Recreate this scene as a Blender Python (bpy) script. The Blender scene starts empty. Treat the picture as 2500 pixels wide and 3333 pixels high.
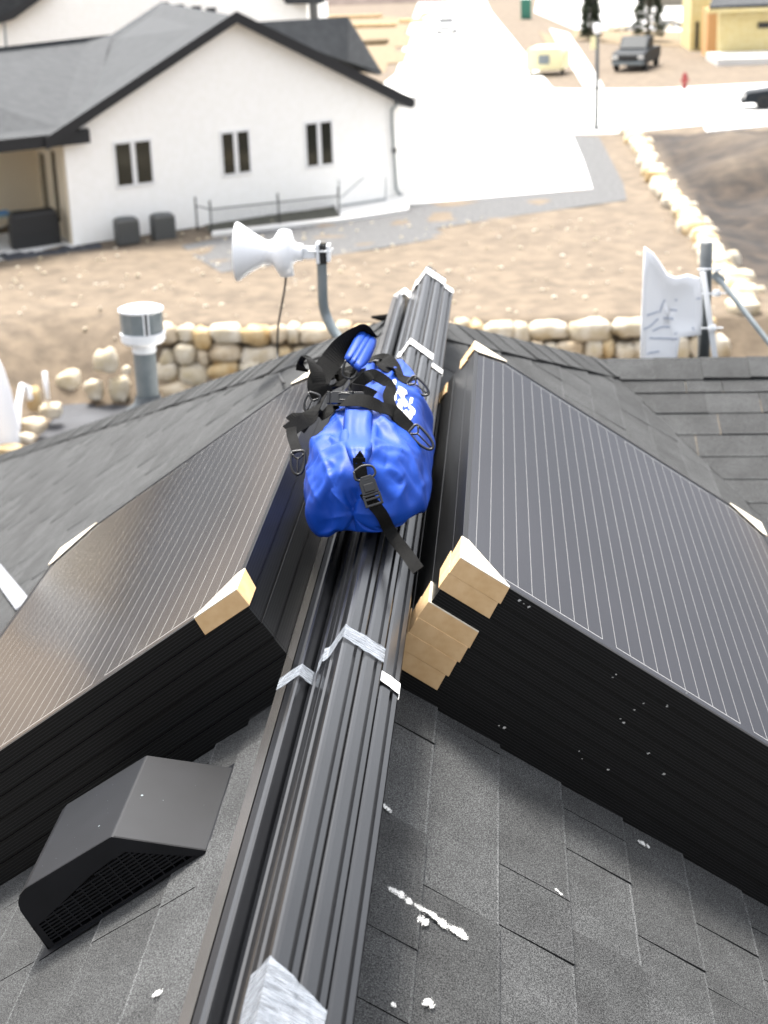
import bpy, math, random
from math import sin, cos, radians as R, pi, sqrt, exp
from mathutils import Vector as V, Matrix, noise
from mathutils.bvhtree import BVHTree
random.seed(7)
S = bpy.context.scene
COL = S.collection

# ------------------------------------------------------------------ camera, sky, sun, exposure
CAM = V((0.3407, 0.0, 1.2419))
PITCH, YAW, ROLL = R(19.8029), R(-4.65405), R(-1.96753)
FPX = 5152.5                                   # focal length in pixels of a 2500 x 3333 frame
_f = V((sin(YAW)*cos(PITCH), cos(YAW)*cos(PITCH), -sin(PITCH)))
_r0 = V((cos(YAW), -sin(YAW), 0)); _u0 = _r0.cross(_f)
_r = _r0*cos(ROLL) + _u0*sin(ROLL); _u = -_r0*sin(ROLL) + _u0*cos(ROLL)
cd = bpy.data.cameras.new('camera'); cam = bpy.data.objects.new('camera', cd); COL.objects.link(cam)
cam.matrix_world = Matrix(((_r.x, _u.x, -_f.x, CAM.x), (_r.y, _u.y, -_f.y, CAM.y), (_r.z, _u.z, -_f.z, CAM.z), (0, 0, 0, 1)))
cd.sensor_fit = 'VERTICAL'; cd.sensor_height = 36; cd.sensor_width = 27; cd.lens = FPX/3333*36
cd.clip_start = 0.05; cd.clip_end = 6000
cd.dof.use_dof = True; cd.dof.focus_distance = 2.65; cd.dof.aperture_fstop = cd.lens/8.6
S.camera = cam

SUN_EL, SUN_AZ = 64, -22                       # azimuth from +Y (ahead), negative = left
w = bpy.data.worlds.new('World'); S.world = w; w.use_nodes = True
nt = w.node_tree; bg = nt.nodes['Background']
sky = nt.nodes.new('ShaderNodeTexSky'); sky.sky_type = 'NISHITA'; sky.sun_disc = False
sky.sun_elevation = R(SUN_EL); sky.sun_rotation = R(SUN_AZ); sky.air_density = 1.0; sky.dust_density = 4.0; sky.ozone_density = 1.0
hs = nt.nodes.new('ShaderNodeHueSaturation'); hs.inputs['Saturation'].default_value = 0.25
nt.links.new(sky.outputs[0], hs.inputs['Color']); nt.links.new(hs.outputs[0], bg.inputs[0]); bg.inputs[1].default_value = 0.15
sd = bpy.data.lights.new('sun', 'SUN'); sun = bpy.data.objects.new('sun', sd); COL.objects.link(sun)
sd.energy = 2.2; sd.angle = R(14); sd.color = (1, .95, .88)
_sd = V((sin(R(SUN_AZ))*cos(R(SUN_EL)), cos(R(SUN_AZ))*cos(R(SUN_EL)), sin(R(SUN_EL))))
sun.rotation_euler = _sd.to_track_quat('Z', 'Y').to_euler()
S.view_settings.view_transform = 'Standard'; S.view_settings.look = 'None'; S.view_settings.gamma = 1
S.view_settings.exposure = 1.92

# ------------------------------------------------------------------ measuring helpers (photo pixel -> point in the place)
def ray(px, py): return _f + _r*((px-1250)/FPX) + _u*((1666.5-py)/FPX)
def aty(px, py, Y): d = ray(px, py); return CAM + d*((Y-CAM.y)/d.y)
def onz(px, py, z): d = ray(px, py); return CAM + d*((z-CAM.z)/d.z)
def onplane(px, py, o, n): d = ray(px, py); return CAM + d*((o-CAM).dot(n)/d.dot(n))
GZ = -7.0
def gp(px, py, z=GZ): return onz(px, py, z)

# ------------------------------------------------------------------ materials
def mat(name, col, rough=.6, col2=None, ns=8., nd=4., metal=0., bump=None, spec=.5, alpha=None, ramp=(.35, .65), coat=0., emit=None):
    m = bpy.data.materials.new(name); m.use_nodes = True; n = m.node_tree; b = n.nodes['Principled BSDF']
    b.inputs['Base Color'].default_value = (*col, 1); b.inputs['Roughness'].default_value = rough
    b.inputs['Metallic'].default_value = metal; b.inputs['Specular IOR Level'].default_value = spec
    if coat: b.inputs['Coat Weight'].default_value = coat; b.inputs['Coat Roughness'].default_value = .1
    tc = n.nodes.new('ShaderNodeTexCoord')
    if col2:
        t = n.nodes.new('ShaderNodeTexNoise'); t.inputs['Scale'].default_value = ns; t.inputs['Detail'].default_value = nd
        n.links.new(tc.outputs['Object'], t.inputs['Vector'])
        r = n.nodes.new('ShaderNodeValToRGB'); r.color_ramp.elements[0].position = ramp[0]; r.color_ramp.elements[1].position = ramp[1]
        r.color_ramp.elements[0].color = (*col, 1); r.color_ramp.elements[1].color = (*col2, 1)
        n.links.new(t.outputs[0], r.inputs[0]); n.links.new(r.outputs[0], b.inputs['Base Color'])
    if bump:
        t2 = n.nodes.new('ShaderNodeTexNoise'); t2.inputs['Scale'].default_value = bump[0]; t2.inputs['Detail'].default_value = 3
        n.links.new(tc.outputs['Object'], t2.inputs['Vector'])
        bp = n.nodes.new('ShaderNodeBump'); bp.inputs['Strength'].default_value = bump[1]; bp.inputs['Distance'].default_value = bump[2]
        n.links.new(t2.outputs[0], bp.inputs['Height']); n.links.new(bp.outputs[0], b.inputs['Normal'])
    if alpha is not None: b.inputs['Alpha'].default_value = alpha
    return m

def nodes(m): return m.node_tree, m.node_tree.nodes['Principled BSDF']

def shingle_mat(name, tone=1., speck=430., a=(.013, .0135, .014), b=(.105, .108, .108)):
    m = bpy.data.materials.new(name); m.use_nodes = True; n, p = nodes(m)
    p.inputs['Roughness'].default_value = .93; p.inputs['Specular IOR Level'].default_value = .25
    tc = n.nodes.new('ShaderNodeTexCoord')
    t = n.nodes.new('ShaderNodeTexNoise'); t.inputs['Scale'].default_value = speck; t.inputs['Detail'].default_value = 2; t.inputs['Roughness'].default_value = .7
    n.links.new(tc.outputs['Object'], t.inputs['Vector'])
    r = n.nodes.new('ShaderNodeValToRGB'); e = r.color_ramp.elements
    e[0].position = .40; e[1].position = .66; e[0].color = (*a, 1); e[1].color = (*b, 1)
    n.links.new(t.outputs[0], r.inputs[0])
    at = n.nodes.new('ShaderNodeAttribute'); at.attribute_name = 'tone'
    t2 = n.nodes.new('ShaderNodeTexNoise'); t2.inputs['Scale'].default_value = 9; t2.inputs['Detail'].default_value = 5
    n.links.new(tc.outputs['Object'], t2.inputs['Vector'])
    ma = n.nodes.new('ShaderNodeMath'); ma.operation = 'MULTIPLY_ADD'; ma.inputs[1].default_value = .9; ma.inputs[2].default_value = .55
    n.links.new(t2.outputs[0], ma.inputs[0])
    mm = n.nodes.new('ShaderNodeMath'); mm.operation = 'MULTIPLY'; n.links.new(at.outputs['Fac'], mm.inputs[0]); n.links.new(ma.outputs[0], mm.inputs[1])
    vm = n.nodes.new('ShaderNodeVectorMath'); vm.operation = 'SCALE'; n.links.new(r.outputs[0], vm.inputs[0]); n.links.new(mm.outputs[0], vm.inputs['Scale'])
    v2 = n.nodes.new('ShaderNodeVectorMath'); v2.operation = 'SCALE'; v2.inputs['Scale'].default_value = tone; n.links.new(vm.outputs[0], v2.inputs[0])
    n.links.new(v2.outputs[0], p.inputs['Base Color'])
    bp = n.nodes.new('ShaderNodeBump'); bp.inputs['Strength'].default_value = .5; bp.inputs['Distance'].default_value = .0012
    n.links.new(t.outputs[0], bp.inputs['Height']); n.links.new(bp.outputs[0], p.inputs['Normal'])
    return m

def line_pattern(m, axis, pitch, width, lo, hi, colr, off=0., origin=0.):
    """thin coloured lines (real bus bars, painted glints for extrusion ridges) every `pitch` metres along an object axis"""
    n, p = nodes(m)
    tc = n.nodes.new('ShaderNodeTexCoord'); sx = n.nodes.new('ShaderNodeSeparateXYZ'); n.links.new(tc.outputs['Object'], sx.inputs[0])
    def M_(op, a, b=None):
        k = n.nodes.new('ShaderNodeMath'); k.operation = op
        for i, q in enumerate((a, b)):
            if q is None: continue
            if isinstance(q, (int, float)): k.inputs[i].default_value = q
            else: n.links.new(q, k.inputs[i])
        return k.outputs[0]
    u = sx.outputs[axis]
    f = M_('FRACT', M_('DIVIDE', M_('SUBTRACT', u, origin), pitch))
    d = M_('MINIMUM', f, M_('SUBTRACT', 1., f))
    on = M_('LESS_THAN', d, width/pitch/2)
    on = M_('MULTIPLY', on, M_('MULTIPLY', M_('GREATER_THAN', u, lo), M_('LESS_THAN', u, hi)))
    return n, p, M_, sx, on

M = {}
M['shingle'] = shingle_mat('roof_shingles', tone=.88)
M['shingle_edge'] = mat('shingle_edge', (.012, .012, .012), .95)
M['frame'] = mat('black_anodised_frame', (.003, .0031, .0032), .36, spec=.25)
n, p, M_, sx, on = line_pattern(M['frame'], 2, .0058, .0009, .0045, .0315, None, origin=.0062)
mx = n.nodes.new('ShaderNodeMix'); mx.data_type = 'RGBA'; mx.inputs[6].default_value = (.003, .0031, .0032, 1); mx.inputs[7].default_value = (.026, .027, .028, 1)  # lighter lines paint the glint along the extrusion ridges
n.links.new(on, mx.inputs[0]); n.links.new(mx.outputs[2], p.inputs['Base Color'])
# glass with cells: bus bars run along local y, pitch .0318 in local x
g = mat('solar_glass', (.012, .013, .018), .10, spec=1.0); M['glass'] = g
n, p, M_, sx, on = line_pattern(g, 0, .0318, .0012, .02, .965, None, origin=.031)
yy = sx.outputs[1]
inr = M_('MULTIPLY', M_('GREATER_THAN', yy, .036), M_('LESS_THAN', yy, 1.624))
on = M_('MULTIPLY', on, inr)
def endline(yc, phase):
    e = M_('LESS_THAN', M_('ABSOLUTE', M_('SUBTRACT', yy, yc)), .0017)
    # joined over two neighbouring cell columns (10 bars), open between pairs
    q = M_('MODULO', M_('ADD', M_('DIVIDE', M_('SUBTRACT', sx.outputs[0], .031), .0318), 10+phase), 10)
    return M_('MULTIPLY', e, M_('MULTIPLY', M_('LESS_THAN', q, 9.03), M_('MULTIPLY', M_('GREATER_THAN', sx.outputs[0], .030), M_('LESS_THAN', sx.outputs[0], .955))))
on = M_('MAXIMUM', on, M_('MAXIMUM', endline(.036, 0.02), endline(1.624, 5.02)))
tcn = n.nodes.new('ShaderNodeTexCoord'); tn = n.nodes.new('ShaderNodeTexNoise'); tn.inputs['Scale'].default_value = 3; n.links.new(tcn.outputs['Object'], tn.inputs['Vector'])
cr = n.nodes.new('ShaderNodeValToRGB'); cr.color_ramp.elements[0].color = (.009, .010, .013, 1); cr.color_ramp.elements[1].color = (.016, .016, .021, 1); n.links.new(tn.outputs[0], cr.inputs[0])
# faint cell fingers
wv = n.nodes.new('ShaderNodeMath'); wv.operation = 'SINE'; n.links.new(M_('MULTIPLY', yy, 2*pi/.0046), wv.inputs[0])
mx = n.nodes.new('ShaderNodeMix'); mx.data_type = 'RGBA'; n.links.new(cr.outputs[0], mx.inputs[6]); mx.inputs[7].default_value = (.24, .24, .235, 1)
n.links.new(on, mx.inputs[0]); n.links.new(mx.outputs[2], p.inputs['Base Color'])
M['backsheet'] = mat('panel_backsheet', (.02, .02, .02), .6)
M['card'] = mat('cardboard', (.50, .33, .165), .85, (.56, .385, .21), 40, 4, spec=.2, bump=(300, .15, .001))
M['card_lit'] = mat('cardboard_lit_flap', (.56, .50, .40), .85, (.62, .57, .47), 30, 4, spec=.2)  # paler tone for top flaps, strong light from above put into the colour
M['card_edge'] = mat('cardboard_edge', (.34, .22, .10), .9)
M['rail'] = mat('black_rail', (.007, .0075, .009), .25, (.011, .012, .014), 3, 2, metal=.3, bump=(900, .05, .0005))
M['tape'] = mat('clear_strapping_tape', (.26, .29, .33), .3, (.38, .41, .45), 60, 6, ramp=(.3, .7))
n, p = nodes(M['tape'])
tc = n.nodes.new('ShaderNodeTexCoord'); mp = n.nodes.new('ShaderNodeMapping'); mp.inputs['Scale'].default_value = (30, 420, 30)
t = n.nodes.new('ShaderNodeTexNoise'); t.inputs['Scale'].default_value = 1.4; t.inputs['Detail'].default_value = 4
n.links.new(tc.outputs['Object'], mp.inputs[0]); n.links.new(mp.outputs[0], t.inputs['Vector'])
r = n.nodes.new('ShaderNodeValToRGB'); r.color_ramp.elements[0].position = .35; r.color_ramp.elements[1].position = .66
r.color_ramp.elements[0].color = (.12, .12, .12, 1); r.color_ramp.elements[1].color = (.58, .58, .58, 1)
n.links.new(t.outputs[0], r.inputs[0]); n.links.new(r.outputs[0], p.inputs['Alpha'])
M['white_tape'] = mat('white_tape', (.85, .85, .84), .4)
M['chalk'] = mat('white_chalk', (.6, .6, .58), .9)
n, p = nodes(M['chalk'])
tc = n.nodes.new('ShaderNodeTexCoord'); t = n.nodes.new('ShaderNodeTexNoise'); t.inputs['Scale'].default_value = 480; t.inputs['Detail'].default_value = 4; t.inputs['Roughness'].default_value = .75
n.links.new(tc.outputs['Object'], t.inputs['Vector'])
fa = n.nodes.new('ShaderNodeAttribute'); fa.attribute_name = 'cover'
su = n.nodes.new('ShaderNodeMath'); su.operation = 'MULTIPLY_ADD'; su.inputs[1].default_value = .42; n.links.new(fa.outputs['Fac'], su.inputs[0]); n.links.new(t.outputs[0], su.inputs[2])
r = n.nodes.new('ShaderNodeValToRGB'); r.color_ramp.elements[0].position = .66; r.color_ramp.elements[1].position = .76
n.links.new(su.outputs[0], r.inputs[0]); n.links.new(r.outputs[0], p.inputs['Alpha'])
M['vent'] = mat('black_plastic_vent', (.004, .0046, .006), .5, (.006, .0066, .0085), 14, 5, bump=(700, .12, .0006), spec=.22)
M['vent_dark'] = mat('vent_opening', (.004, .004, .004), .9)
M['blue'] = mat('blue_pvc_fabric', (.002, .038, .27), .52, (.004, .048, .32), 6, 3, spec=.22, bump=(55, .12, .004))
M['web'] = mat('black_webbing', (.004, .004, .004), .9, (.008, .008, .0075), 350, 2, spec=.12)
M['buckle'] = mat('black_buckle_plastic', (.006, .006, .0065), .35)
M['print'] = mat('white_print', (.88, .88, .88), .5)
M['galv'] = mat('galvanised_pipe', (.15, .18, .19), .45, (.20, .225, .235), 12, 4, metal=.25)
M['galv_dark'] = mat('dark_pipe', (.05, .058, .062), .5, (.07, .08, .085), 20, 4)
M['white_metal'] = mat('white_metal', (.72, .74, .76), .4)
M['white_plastic'] = mat('white_plastic', (.80, .81, .83), .45)
M['blackm'] = mat('black_matt', (.012, .012, .012), .6)
M['stucco'] = mat('white_stucco', (.88, .865, .82), .9, (.91, .895, .86), 5, 4)
M['fascia'] = mat('charcoal_fascia', (.008, .009, .011), .6)
M['far_shingle'] = mat('far_grey_shingles', (.026, .029, .032), .9, (.040, .043, .046), 3, 6)
M['win'] = mat('window_glass', (.016, .018, .014), .10, spec=.45)
M['winframe'] = mat('window_frame', (.75, .75, .74), .5)
M['cream'] = mat('cream_wall', (.78, .68, .52), .85)
M['ac'] = mat('grey_condenser', (.075, .075, .07), .6)
M['ac_pale'] = mat('dried_splash', (.32, .32, .31), .8, (.5, .5, .49), 400, 3)
M['strip'] = mat('milky_plastic_film', (.34, .36, .40), .3, (.42, .44, .48), 9, 3, alpha=.8)
M['stone'] = mat('tan_boulder', (.40, .32, .20), .9, (.58, .53, .44), 2.2, 6, bump=(9, .5, .05))
M['stone2'] = mat('pale_boulder', (.42, .35, .23), .9, (.56, .51, .42), 2.6, 6, bump=(9, .5, .05))
M['concrete'] = mat('pale_concrete', (.62, .61, .58), .9, (.68, .67, .65), .5, 4)
M['gravel'] = mat('grey_gravel', (.062, .062, .062), .95, (.112, .112, .112), 7, 8, bump=(20, .6, .03))
M['fabric'] = mat('dark_landscape_fabric', (.016, .018, .024), .7, (.03, .033, .04), 1.2, 4, bump=(2, .5, .1))
M['mulch'] = mat('tan_mulch', (.15, .105, .055), .95, (.2, .15, .085), 3, 5)
M['osb'] = mat('yellow_sheathing', (.58, .47, .22), .8, (.62, .53, .28), 3, 4)
M['osb2'] = mat('orange_sheathing', (.55, .30, .12), .8)
M['lumber'] = mat('raw_lumber', (.58, .40, .20), .8, (.7, .52, .3), 3, 4)
M['carpaint'] = mat('dark_grey_car_paint', (.014, .018, .022), .6, spec=.15)
M['carwhite'] = mat('white_car_paint', (.75, .76, .76), .3, coat=.5)
M['tyre'] = mat('tyre_rubber', (.015, .015, .015), .8)
M['carglass'] = mat('car_glass', (.012, .017, .021), .5, spec=.12)
M['well'] = mat('dark_well_lining', (.045, .045, .032), .9, (.07, .07, .05), 3, 4)
M['lamp'] = mat('headlight_lens', (.6, .6, .58), .2)
M['leaf'] = mat('conifer_needles', (.030, .045, .024), .8, (.055, .07, .035), 3, 3)
M['bark'] = mat('bark', (.09, .06, .04), .9)
M['paleyellow'] = mat('pale_yellow_paint', (.70, .64, .38), .6)
M['red'] = mat('hydrant_red', (.22, .02, .02), .5)
M['green'] = mat('green_plastic', (.03, .16, .11), .5)
M['tablemat'] = mat('weathered_table', (.30, .34, .30), .7)
M['bluemat'] = mat('blue_cloth', (.12, .28, .5), .7)
M['hillmat'] = mat('added_hill_tint', (.055, .062, .075), .95, (.095, .10, .115), .004, 6)  # colour of the added hill ring, tinted for its mirror image

# ------------------------------------------------------------------ mesh helpers
class MB:
    def __init__(s): s.v = []; s.f = []; s.m = []; s.t = []
    def add(s, vs, fs, m=0, tone=1.):
        o = len(s.v); s.v += [V(q) for q in vs]; s.f += [tuple(i+o for i in f) for f in fs]; s.m += [m]*len(fs); s.t += [tone]*len(fs)
    def box(s, c, hx, hy, hz, m=0):                     # c centre; hx,hy,hz half-axis vectors
        c = V(c); hx, hy, hz = V(hx), V(hy), V(hz)
        vs = [c+hx*i+hy*j+hz*k for i in (-1, 1) for j in (-1, 1) for k in (-1, 1)]
        s.add(vs, [(0, 1, 3, 2), (4, 6, 7, 5), (0, 4, 5, 1), (2, 3, 7, 6), (0, 2, 6, 4), (1, 5, 7, 3)], m)
    def abox(s, a, b, m=0):
        a, b = V(a), V(b); c = (a+b)/2; h = (b-a)/2
        s.box(c, (h.x, 0, 0), (0, h.y, 0), (0, 0, h.z), m)
    def prism(s, pts, ext, m=0):
        n = len(pts); e = V(ext); p = [V(q) for q in pts]
        s.add(p+[q+e for q in p], [tuple(range(n))[::-1], tuple(range(n, 2*n))]+[(i, (i+1) % n, n+(i+1) % n, n+i) for i in range(n)], m)
    def tube(s, path, r, k=10, m=0, cap=True):
        path = [V(q) for q in path]; n = len(path); rr = r if isinstance(r, (list, tuple)) else [r]*n
        o = len(s.v); nrm = None
        for i, q in enumerate(path):
            t = (path[min(i+1, n-1)]-path[max(i-1, 0)]).normalized()
            if nrm is None: nrm = t.orthogonal().normalized()
            nrm = (nrm-t*nrm.dot(t)).normalized(); b = t.cross(nrm)
            s.v += [q+(nrm*cos(2*pi*j/k)+b*sin(2*pi*j/k))*rr[i] for j in range(k)]
        for i in range(n-1):
            for j in range(k): s.f.append((o+i*k+j, o+i*k+(j+1) % k, o+(i+1)*k+(j+1) % k, o+(i+1)*k+j)); s.m.append(m); s.t.append(1.)
        if cap:
            s.f.append(tuple(o+j for j in range(k))[::-1]); s.m.append(m); s.t.append(1.)
            s.f.append(tuple(o+(n-1)*k+j for j in range(k))); s.m.append(m); s.t.append(1.)
    def lathe(s, base, prof, k=24, m=0, axis=V((0, 0, 1))):   # prof: (r, h)
        base = V(base); ax = V(axis).normalized(); a = ax.orthogonal().normalized(); b = ax.cross(a); o = len(s.v); n = len(prof)
        for r_, h in prof: s.v += [base+ax*h+(a*cos(2*pi*j/k)+b*sin(2*pi*j/k))*max(r_, 1e-4) for j in range(k)]
        for i in range(n-1):
            for j in range(k): s.f.append((o+i*k+j, o+i*k+(j+1) % k, o+(i+1)*k+(j+1) % k, o+(i+1)*k+j)); s.m.append(m); s.t.append(1.)
    def ribbon(s, path, wid, nrm, th=.0016, m=0):
        """strap: path points, full width vectors per point, surface normals per point"""
        n = len(path); o = len(s.v)
        for q, w_, k in zip(path, wid, nrm):
            q = V(q); w_ = V(w_)/2; k = V(k).normalized()*th/2
            s.v += [q-w_-k, q+w_-k, q+w_+k, q-w_+k]
        for i in range(n-1):
            for j in range(4): s.f.append((o+i*4+j, o+i*4+(j+1) % 4, o+(i+1)*4+(j+1) % 4, o+(i+1)*4+j)); s.m.append(m); s.t.append(1.)
        s.f += [(o, o+1, o+2, o+3), tuple(o+(n-1)*4+j for j in (3, 2, 1, 0))]; s.m += [m, m]; s.t += [1., 1.]

def build(name, mb, mats, parent=None, smooth=False, origin=None, bevel=0., tone=False, sub=0, fixn=False):
    if not isinstance(mats, (list, tuple)): mats = [mats]
    me = bpy.data.meshes.new(name)
    o = bpy.data.objects.new(name, me); COL.objects.link(o)
    org = V((0, 0, 0))
    if parent is not None:
        o.parent = parent
        if origin is None: org = V(parent.location)     # parents are never rotated unless the mesh is written in their local axes
    elif origin is not None: org = V(origin); o.location = org
    if parent is not None and origin is not None: org = V(origin)
    me.from_pydata([tuple(q-org) for q in mb.v], [], mb.f)
    for q in mats: me.materials.append(M[q] if isinstance(q, str) else q)
    me.polygons.foreach_set('material_index', mb.m)
    if tone:
        a = me.attributes.new('tone', 'FLOAT', 'FACE'); a.data.foreach_set('value', mb.t)
    if fixn:
        import bmesh
        b = bmesh.new(); b.from_mesh(me); bmesh.ops.recalc_face_normals(b, faces=b.faces); b.to_mesh(me); b.free()
    if smooth: me.polygons.foreach_set('use_smooth', [True]*len(me.polygons))
    if bevel:
        md = o.modifiers.new('bevel', 'BEVEL'); md.width = bevel; md.segments = 2; md.limit_method = 'ANGLE'
    if sub:
        md = o.modifiers.new('sub', 'SUBSURF'); md.levels = sub; md.render_levels = sub
    me.update()
    return o
def tag(o, label=None, cat=None, group=None, kind=None):
    if label: o['label'] = label
    if cat: o['category'] = cat
    if group: o['group'] = group
    if kind: o['kind'] = kind
    return o
def empty(name, loc, label=None, cat=None, group=None):
    o = bpy.data.objects.new(name, None); COL.objects.link(o); o.location = V(loc); o.empty_display_size = .1
    return tag(o, label, cat, group)
def copy_tree(o, parent=None):
    c = o.copy(); COL.objects.link(c); c.parent = parent
    for ch in list(o.children): copy_tree(ch, c)
    return c
def smoothpath(pts, k=6):
    pts = [V(q) for q in pts]; out = []
    for i in range(len(pts)-1):
        p0, p1, p2, p3 = pts[max(i-1, 0)], pts[i], pts[i+1], pts[min(i+2, len(pts)-1)]
        for j in range(k):
            t = j/k; out.append(.5*((2*p1)+(p2-p0)*t+(2*p0-5*p1+4*p2-p3)*t*t+(3*p1-p0-3*p2+p3)*t**3))
    out.append(pts[-1]); return out

# ================================================================== THE ROOF WE STAND ON
AR, AL = 0.5915, 0.6055                        # slope angles right / left
def down(s): a = AR if s > 0 else AL; return V((s*cos(a), 0, -sin(a)))
def nrm(s): a = AR if s > 0 else AL; return V((s*sin(a), 0, cos(a)))
EY, KC = 5.47, .395
E_ = V((0, EY, 0)); P_ = V((.76, EY+math.tan(AR)*.76/KC, -.76*math.tan(AR)))
house = empty('shingled_house', (0, 0, 0), 'house with the grey shingled roof in the foreground, under the panel stacks and rails', 'house')

def clip(poly, o, n):
    out = []
    for i in range(len(poly)):
        a, b = poly[i], poly[(i+1) % len(poly)]; da, db = (a-o).dot(n), (b-o).dot(n)
        if da >= 0: out.append(a)
        if da*db < 0: out.append(a+(b-a)*(da/(da-db)))
    return out
def shingles(mb, O, A, D, outline, expo=.142, off=0., wmin=.14, wmax=.34, seed=1, th=.0060):
    """lay laminated shingle tabs over the convex outline (list of (a,s)) on the plane O + a*A + s*D"""
    rnd = random.Random(seed); N = A.cross(D).normalized()
    if N.z < 0: N = -N
    amin = min(q[0] for q in outline); amax = max(q[0] for q in outline); smax = max(q[1] for q in outline); smin = min(q[1] for q in outline)
    ctr = V((sum(q[0] for q in outline)/len(outline), sum(q[1] for q in outline)/len(outline), 0))
    edges = []
    for i in range(len(outline)):
        a, b = V((*outline[i], 0)), V((*outline[(i+1) % len(outline)], 0)); e = b-a; nn = V((-e.y, e.x, 0))
        if (ctr-a).dot(nn) < 0: nn = -nn
        edges.append((a, nn.normalized()))
    s = smin+off
    while s < smax:
        a = amin-rnd.random()*.3
        while a < amax:
            w_ = rnd.uniform(wmin, wmax); lam = rnd.random() < .5
            tn = (rnd.uniform(.80, .95) if lam else rnd.uniform(.96, 1.14))
            gap = .0032 if rnd.random() < .6 else 0
            poly = [V((a+gap, s, 0)), V((a+w_, s, 0)), V((a+w_, s+expo, 0)), V((a+gap, s+expo, 0))]
            for o_, n_ in edges:
                poly = clip(poly, o_, n_)
                if len(poly) < 3: break
            if len(poly) >= 3:
                z0 = .0004; z1 = th if lam else th*.62
                f = lambda q: O+A*q.x+D*q.y+N*(z0+(z1-z0)*min(1, max(0, (q.y-s)/expo)))
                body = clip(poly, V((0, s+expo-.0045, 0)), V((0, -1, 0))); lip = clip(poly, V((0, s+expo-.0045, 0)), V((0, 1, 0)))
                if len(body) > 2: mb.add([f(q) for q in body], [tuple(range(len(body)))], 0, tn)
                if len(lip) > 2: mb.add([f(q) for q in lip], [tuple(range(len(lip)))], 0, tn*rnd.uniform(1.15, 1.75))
                for i in range(len(poly)):                # butt edge and side edges
                    q, r_ = poly[i], poly[(i+1) % len(poly)]
                    low = [O+A*r_.x+D*r_.y-N*.002, O+A*q.x+D*q.y-N*.002]
                    mb.add([f(q), f(r_)]+low, [(0, 1, 2, 3)], 1 if (abs(q.y-s-expo) < 1e-4 and abs(r_.y-s-expo) < 1e-4) else 0, .35)
            a += w_
        s += expo
slopes = []
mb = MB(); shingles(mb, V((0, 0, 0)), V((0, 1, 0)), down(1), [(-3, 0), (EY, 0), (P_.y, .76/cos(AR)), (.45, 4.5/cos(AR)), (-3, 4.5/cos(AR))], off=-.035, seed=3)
mb.add([V((0, -3, -.012)), V((0, EY, -.012)), P_+V((0, 0, -.012)), V((4.5, .45, -4.5*math.tan(AR)-.012)), V((4.5, -3, -4.5*math.tan(AR)-.012))], [(0, 1, 2, 3, 4)], 1)
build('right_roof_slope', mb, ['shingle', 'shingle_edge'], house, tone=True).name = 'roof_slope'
yl5 = EY+5*math.tan(AL)/KC
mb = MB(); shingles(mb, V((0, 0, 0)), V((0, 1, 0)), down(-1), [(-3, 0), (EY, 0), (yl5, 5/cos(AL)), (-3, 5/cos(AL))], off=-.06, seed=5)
mb.add([V((0, -3, -.012)), V((0, EY, -.012)), V((-5, yl5, -5*math.tan(AL)-.012)), V((-5, -3, -5*math.tan(AL)-.012))], [(3, 2, 1, 0)], 1)
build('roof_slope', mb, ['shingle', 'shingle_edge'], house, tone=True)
# wing: ridge from P_ along +X
mb = MB(); WD = V((0, -1, -KC)).normalized(); k1 = sqrt(1+KC*KC)
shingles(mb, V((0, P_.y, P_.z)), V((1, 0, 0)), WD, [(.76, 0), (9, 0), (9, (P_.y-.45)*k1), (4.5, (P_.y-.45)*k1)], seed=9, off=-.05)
build('wing_roof_slope', mb, ['shingle', 'shingle_edge'], house, tone=True)
# far faces falling away behind the hips and the wing ridge
mb = MB(); CD = V((0, 1, -KC)).normalized()
def zc(y): return -KC*(y-EY)
hp = [V((-5, yl5, zc(yl5))), E_, P_, V((9, P_.y, P_.z)), V((9, yl5, zc(yl5)))]
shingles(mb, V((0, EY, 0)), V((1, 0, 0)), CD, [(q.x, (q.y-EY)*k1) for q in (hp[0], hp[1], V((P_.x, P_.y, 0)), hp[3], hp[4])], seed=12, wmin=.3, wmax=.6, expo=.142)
build('rear_roof_slope', mb, ['shingle', 'shingle_edge'], house, tone=True)
# ridge and hip caps
def caps(mb, a, b, dl, dr, half=.15, expo=.142, seed=1, lift=.0035, droop=0.):
    rnd = random.Random(seed); a, b = V(a), V(b); L = (b-a).length; t = (b-a)/L; x = 0
    while x < L:
        x1 = min(L, x+expo+.012); tn = rnd.uniform(.75, 1.1); up = V((0, 0, 1))
        jit = rnd.uniform(-.004, .004)
        pts = []
        for xx, lf in ((x, lift*.5), (x1, lift*1.5)):
            c = a+t*xx+up*(lf+.009)
            pts += [c+dl*half+dl.cross(t)*0+up*jit, c, c+dr*half+up*jit]
        mb.add(pts, [(0, 1, 4, 3), (1, 2, 5, 4)], 0, tn)
        mb.add([pts[0], pts[1], pts[2], pts[0]-up*.006, pts[1]-up*.006, pts[2]-up*.006, ], [(0, 3, 4, 1), (1, 4, 5, 2)], 1, .5)
        mb.add([pts[3], pts[4], pts[5], pts[3]-up*.01, pts[4]-up*.01, pts[5]-up*.01], [(0, 1, 4, 3), (1, 2, 5, 4)], 1, .5)
        mb.add([pts[0], pts[3], pts[3]-up*.008, pts[0]-up*.008], [(0, 1, 2, 3)], 1, .5)
        mb.add([pts[2], pts[5], pts[5]-up*.008, pts[2]-up*.008], [(3, 2, 1, 0)], 1, .5)
        x += expo
mb = MB(); caps(mb, (0, -3, 0), (0, EY+.05, 0), down(-1), down(1), seed=2)
build('ridge_cap', mb, ['shingle', 'shingle_edge'], house, tone=True)
mb = MB(); hl = V((-5, yl5, zc(yl5)))
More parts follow.
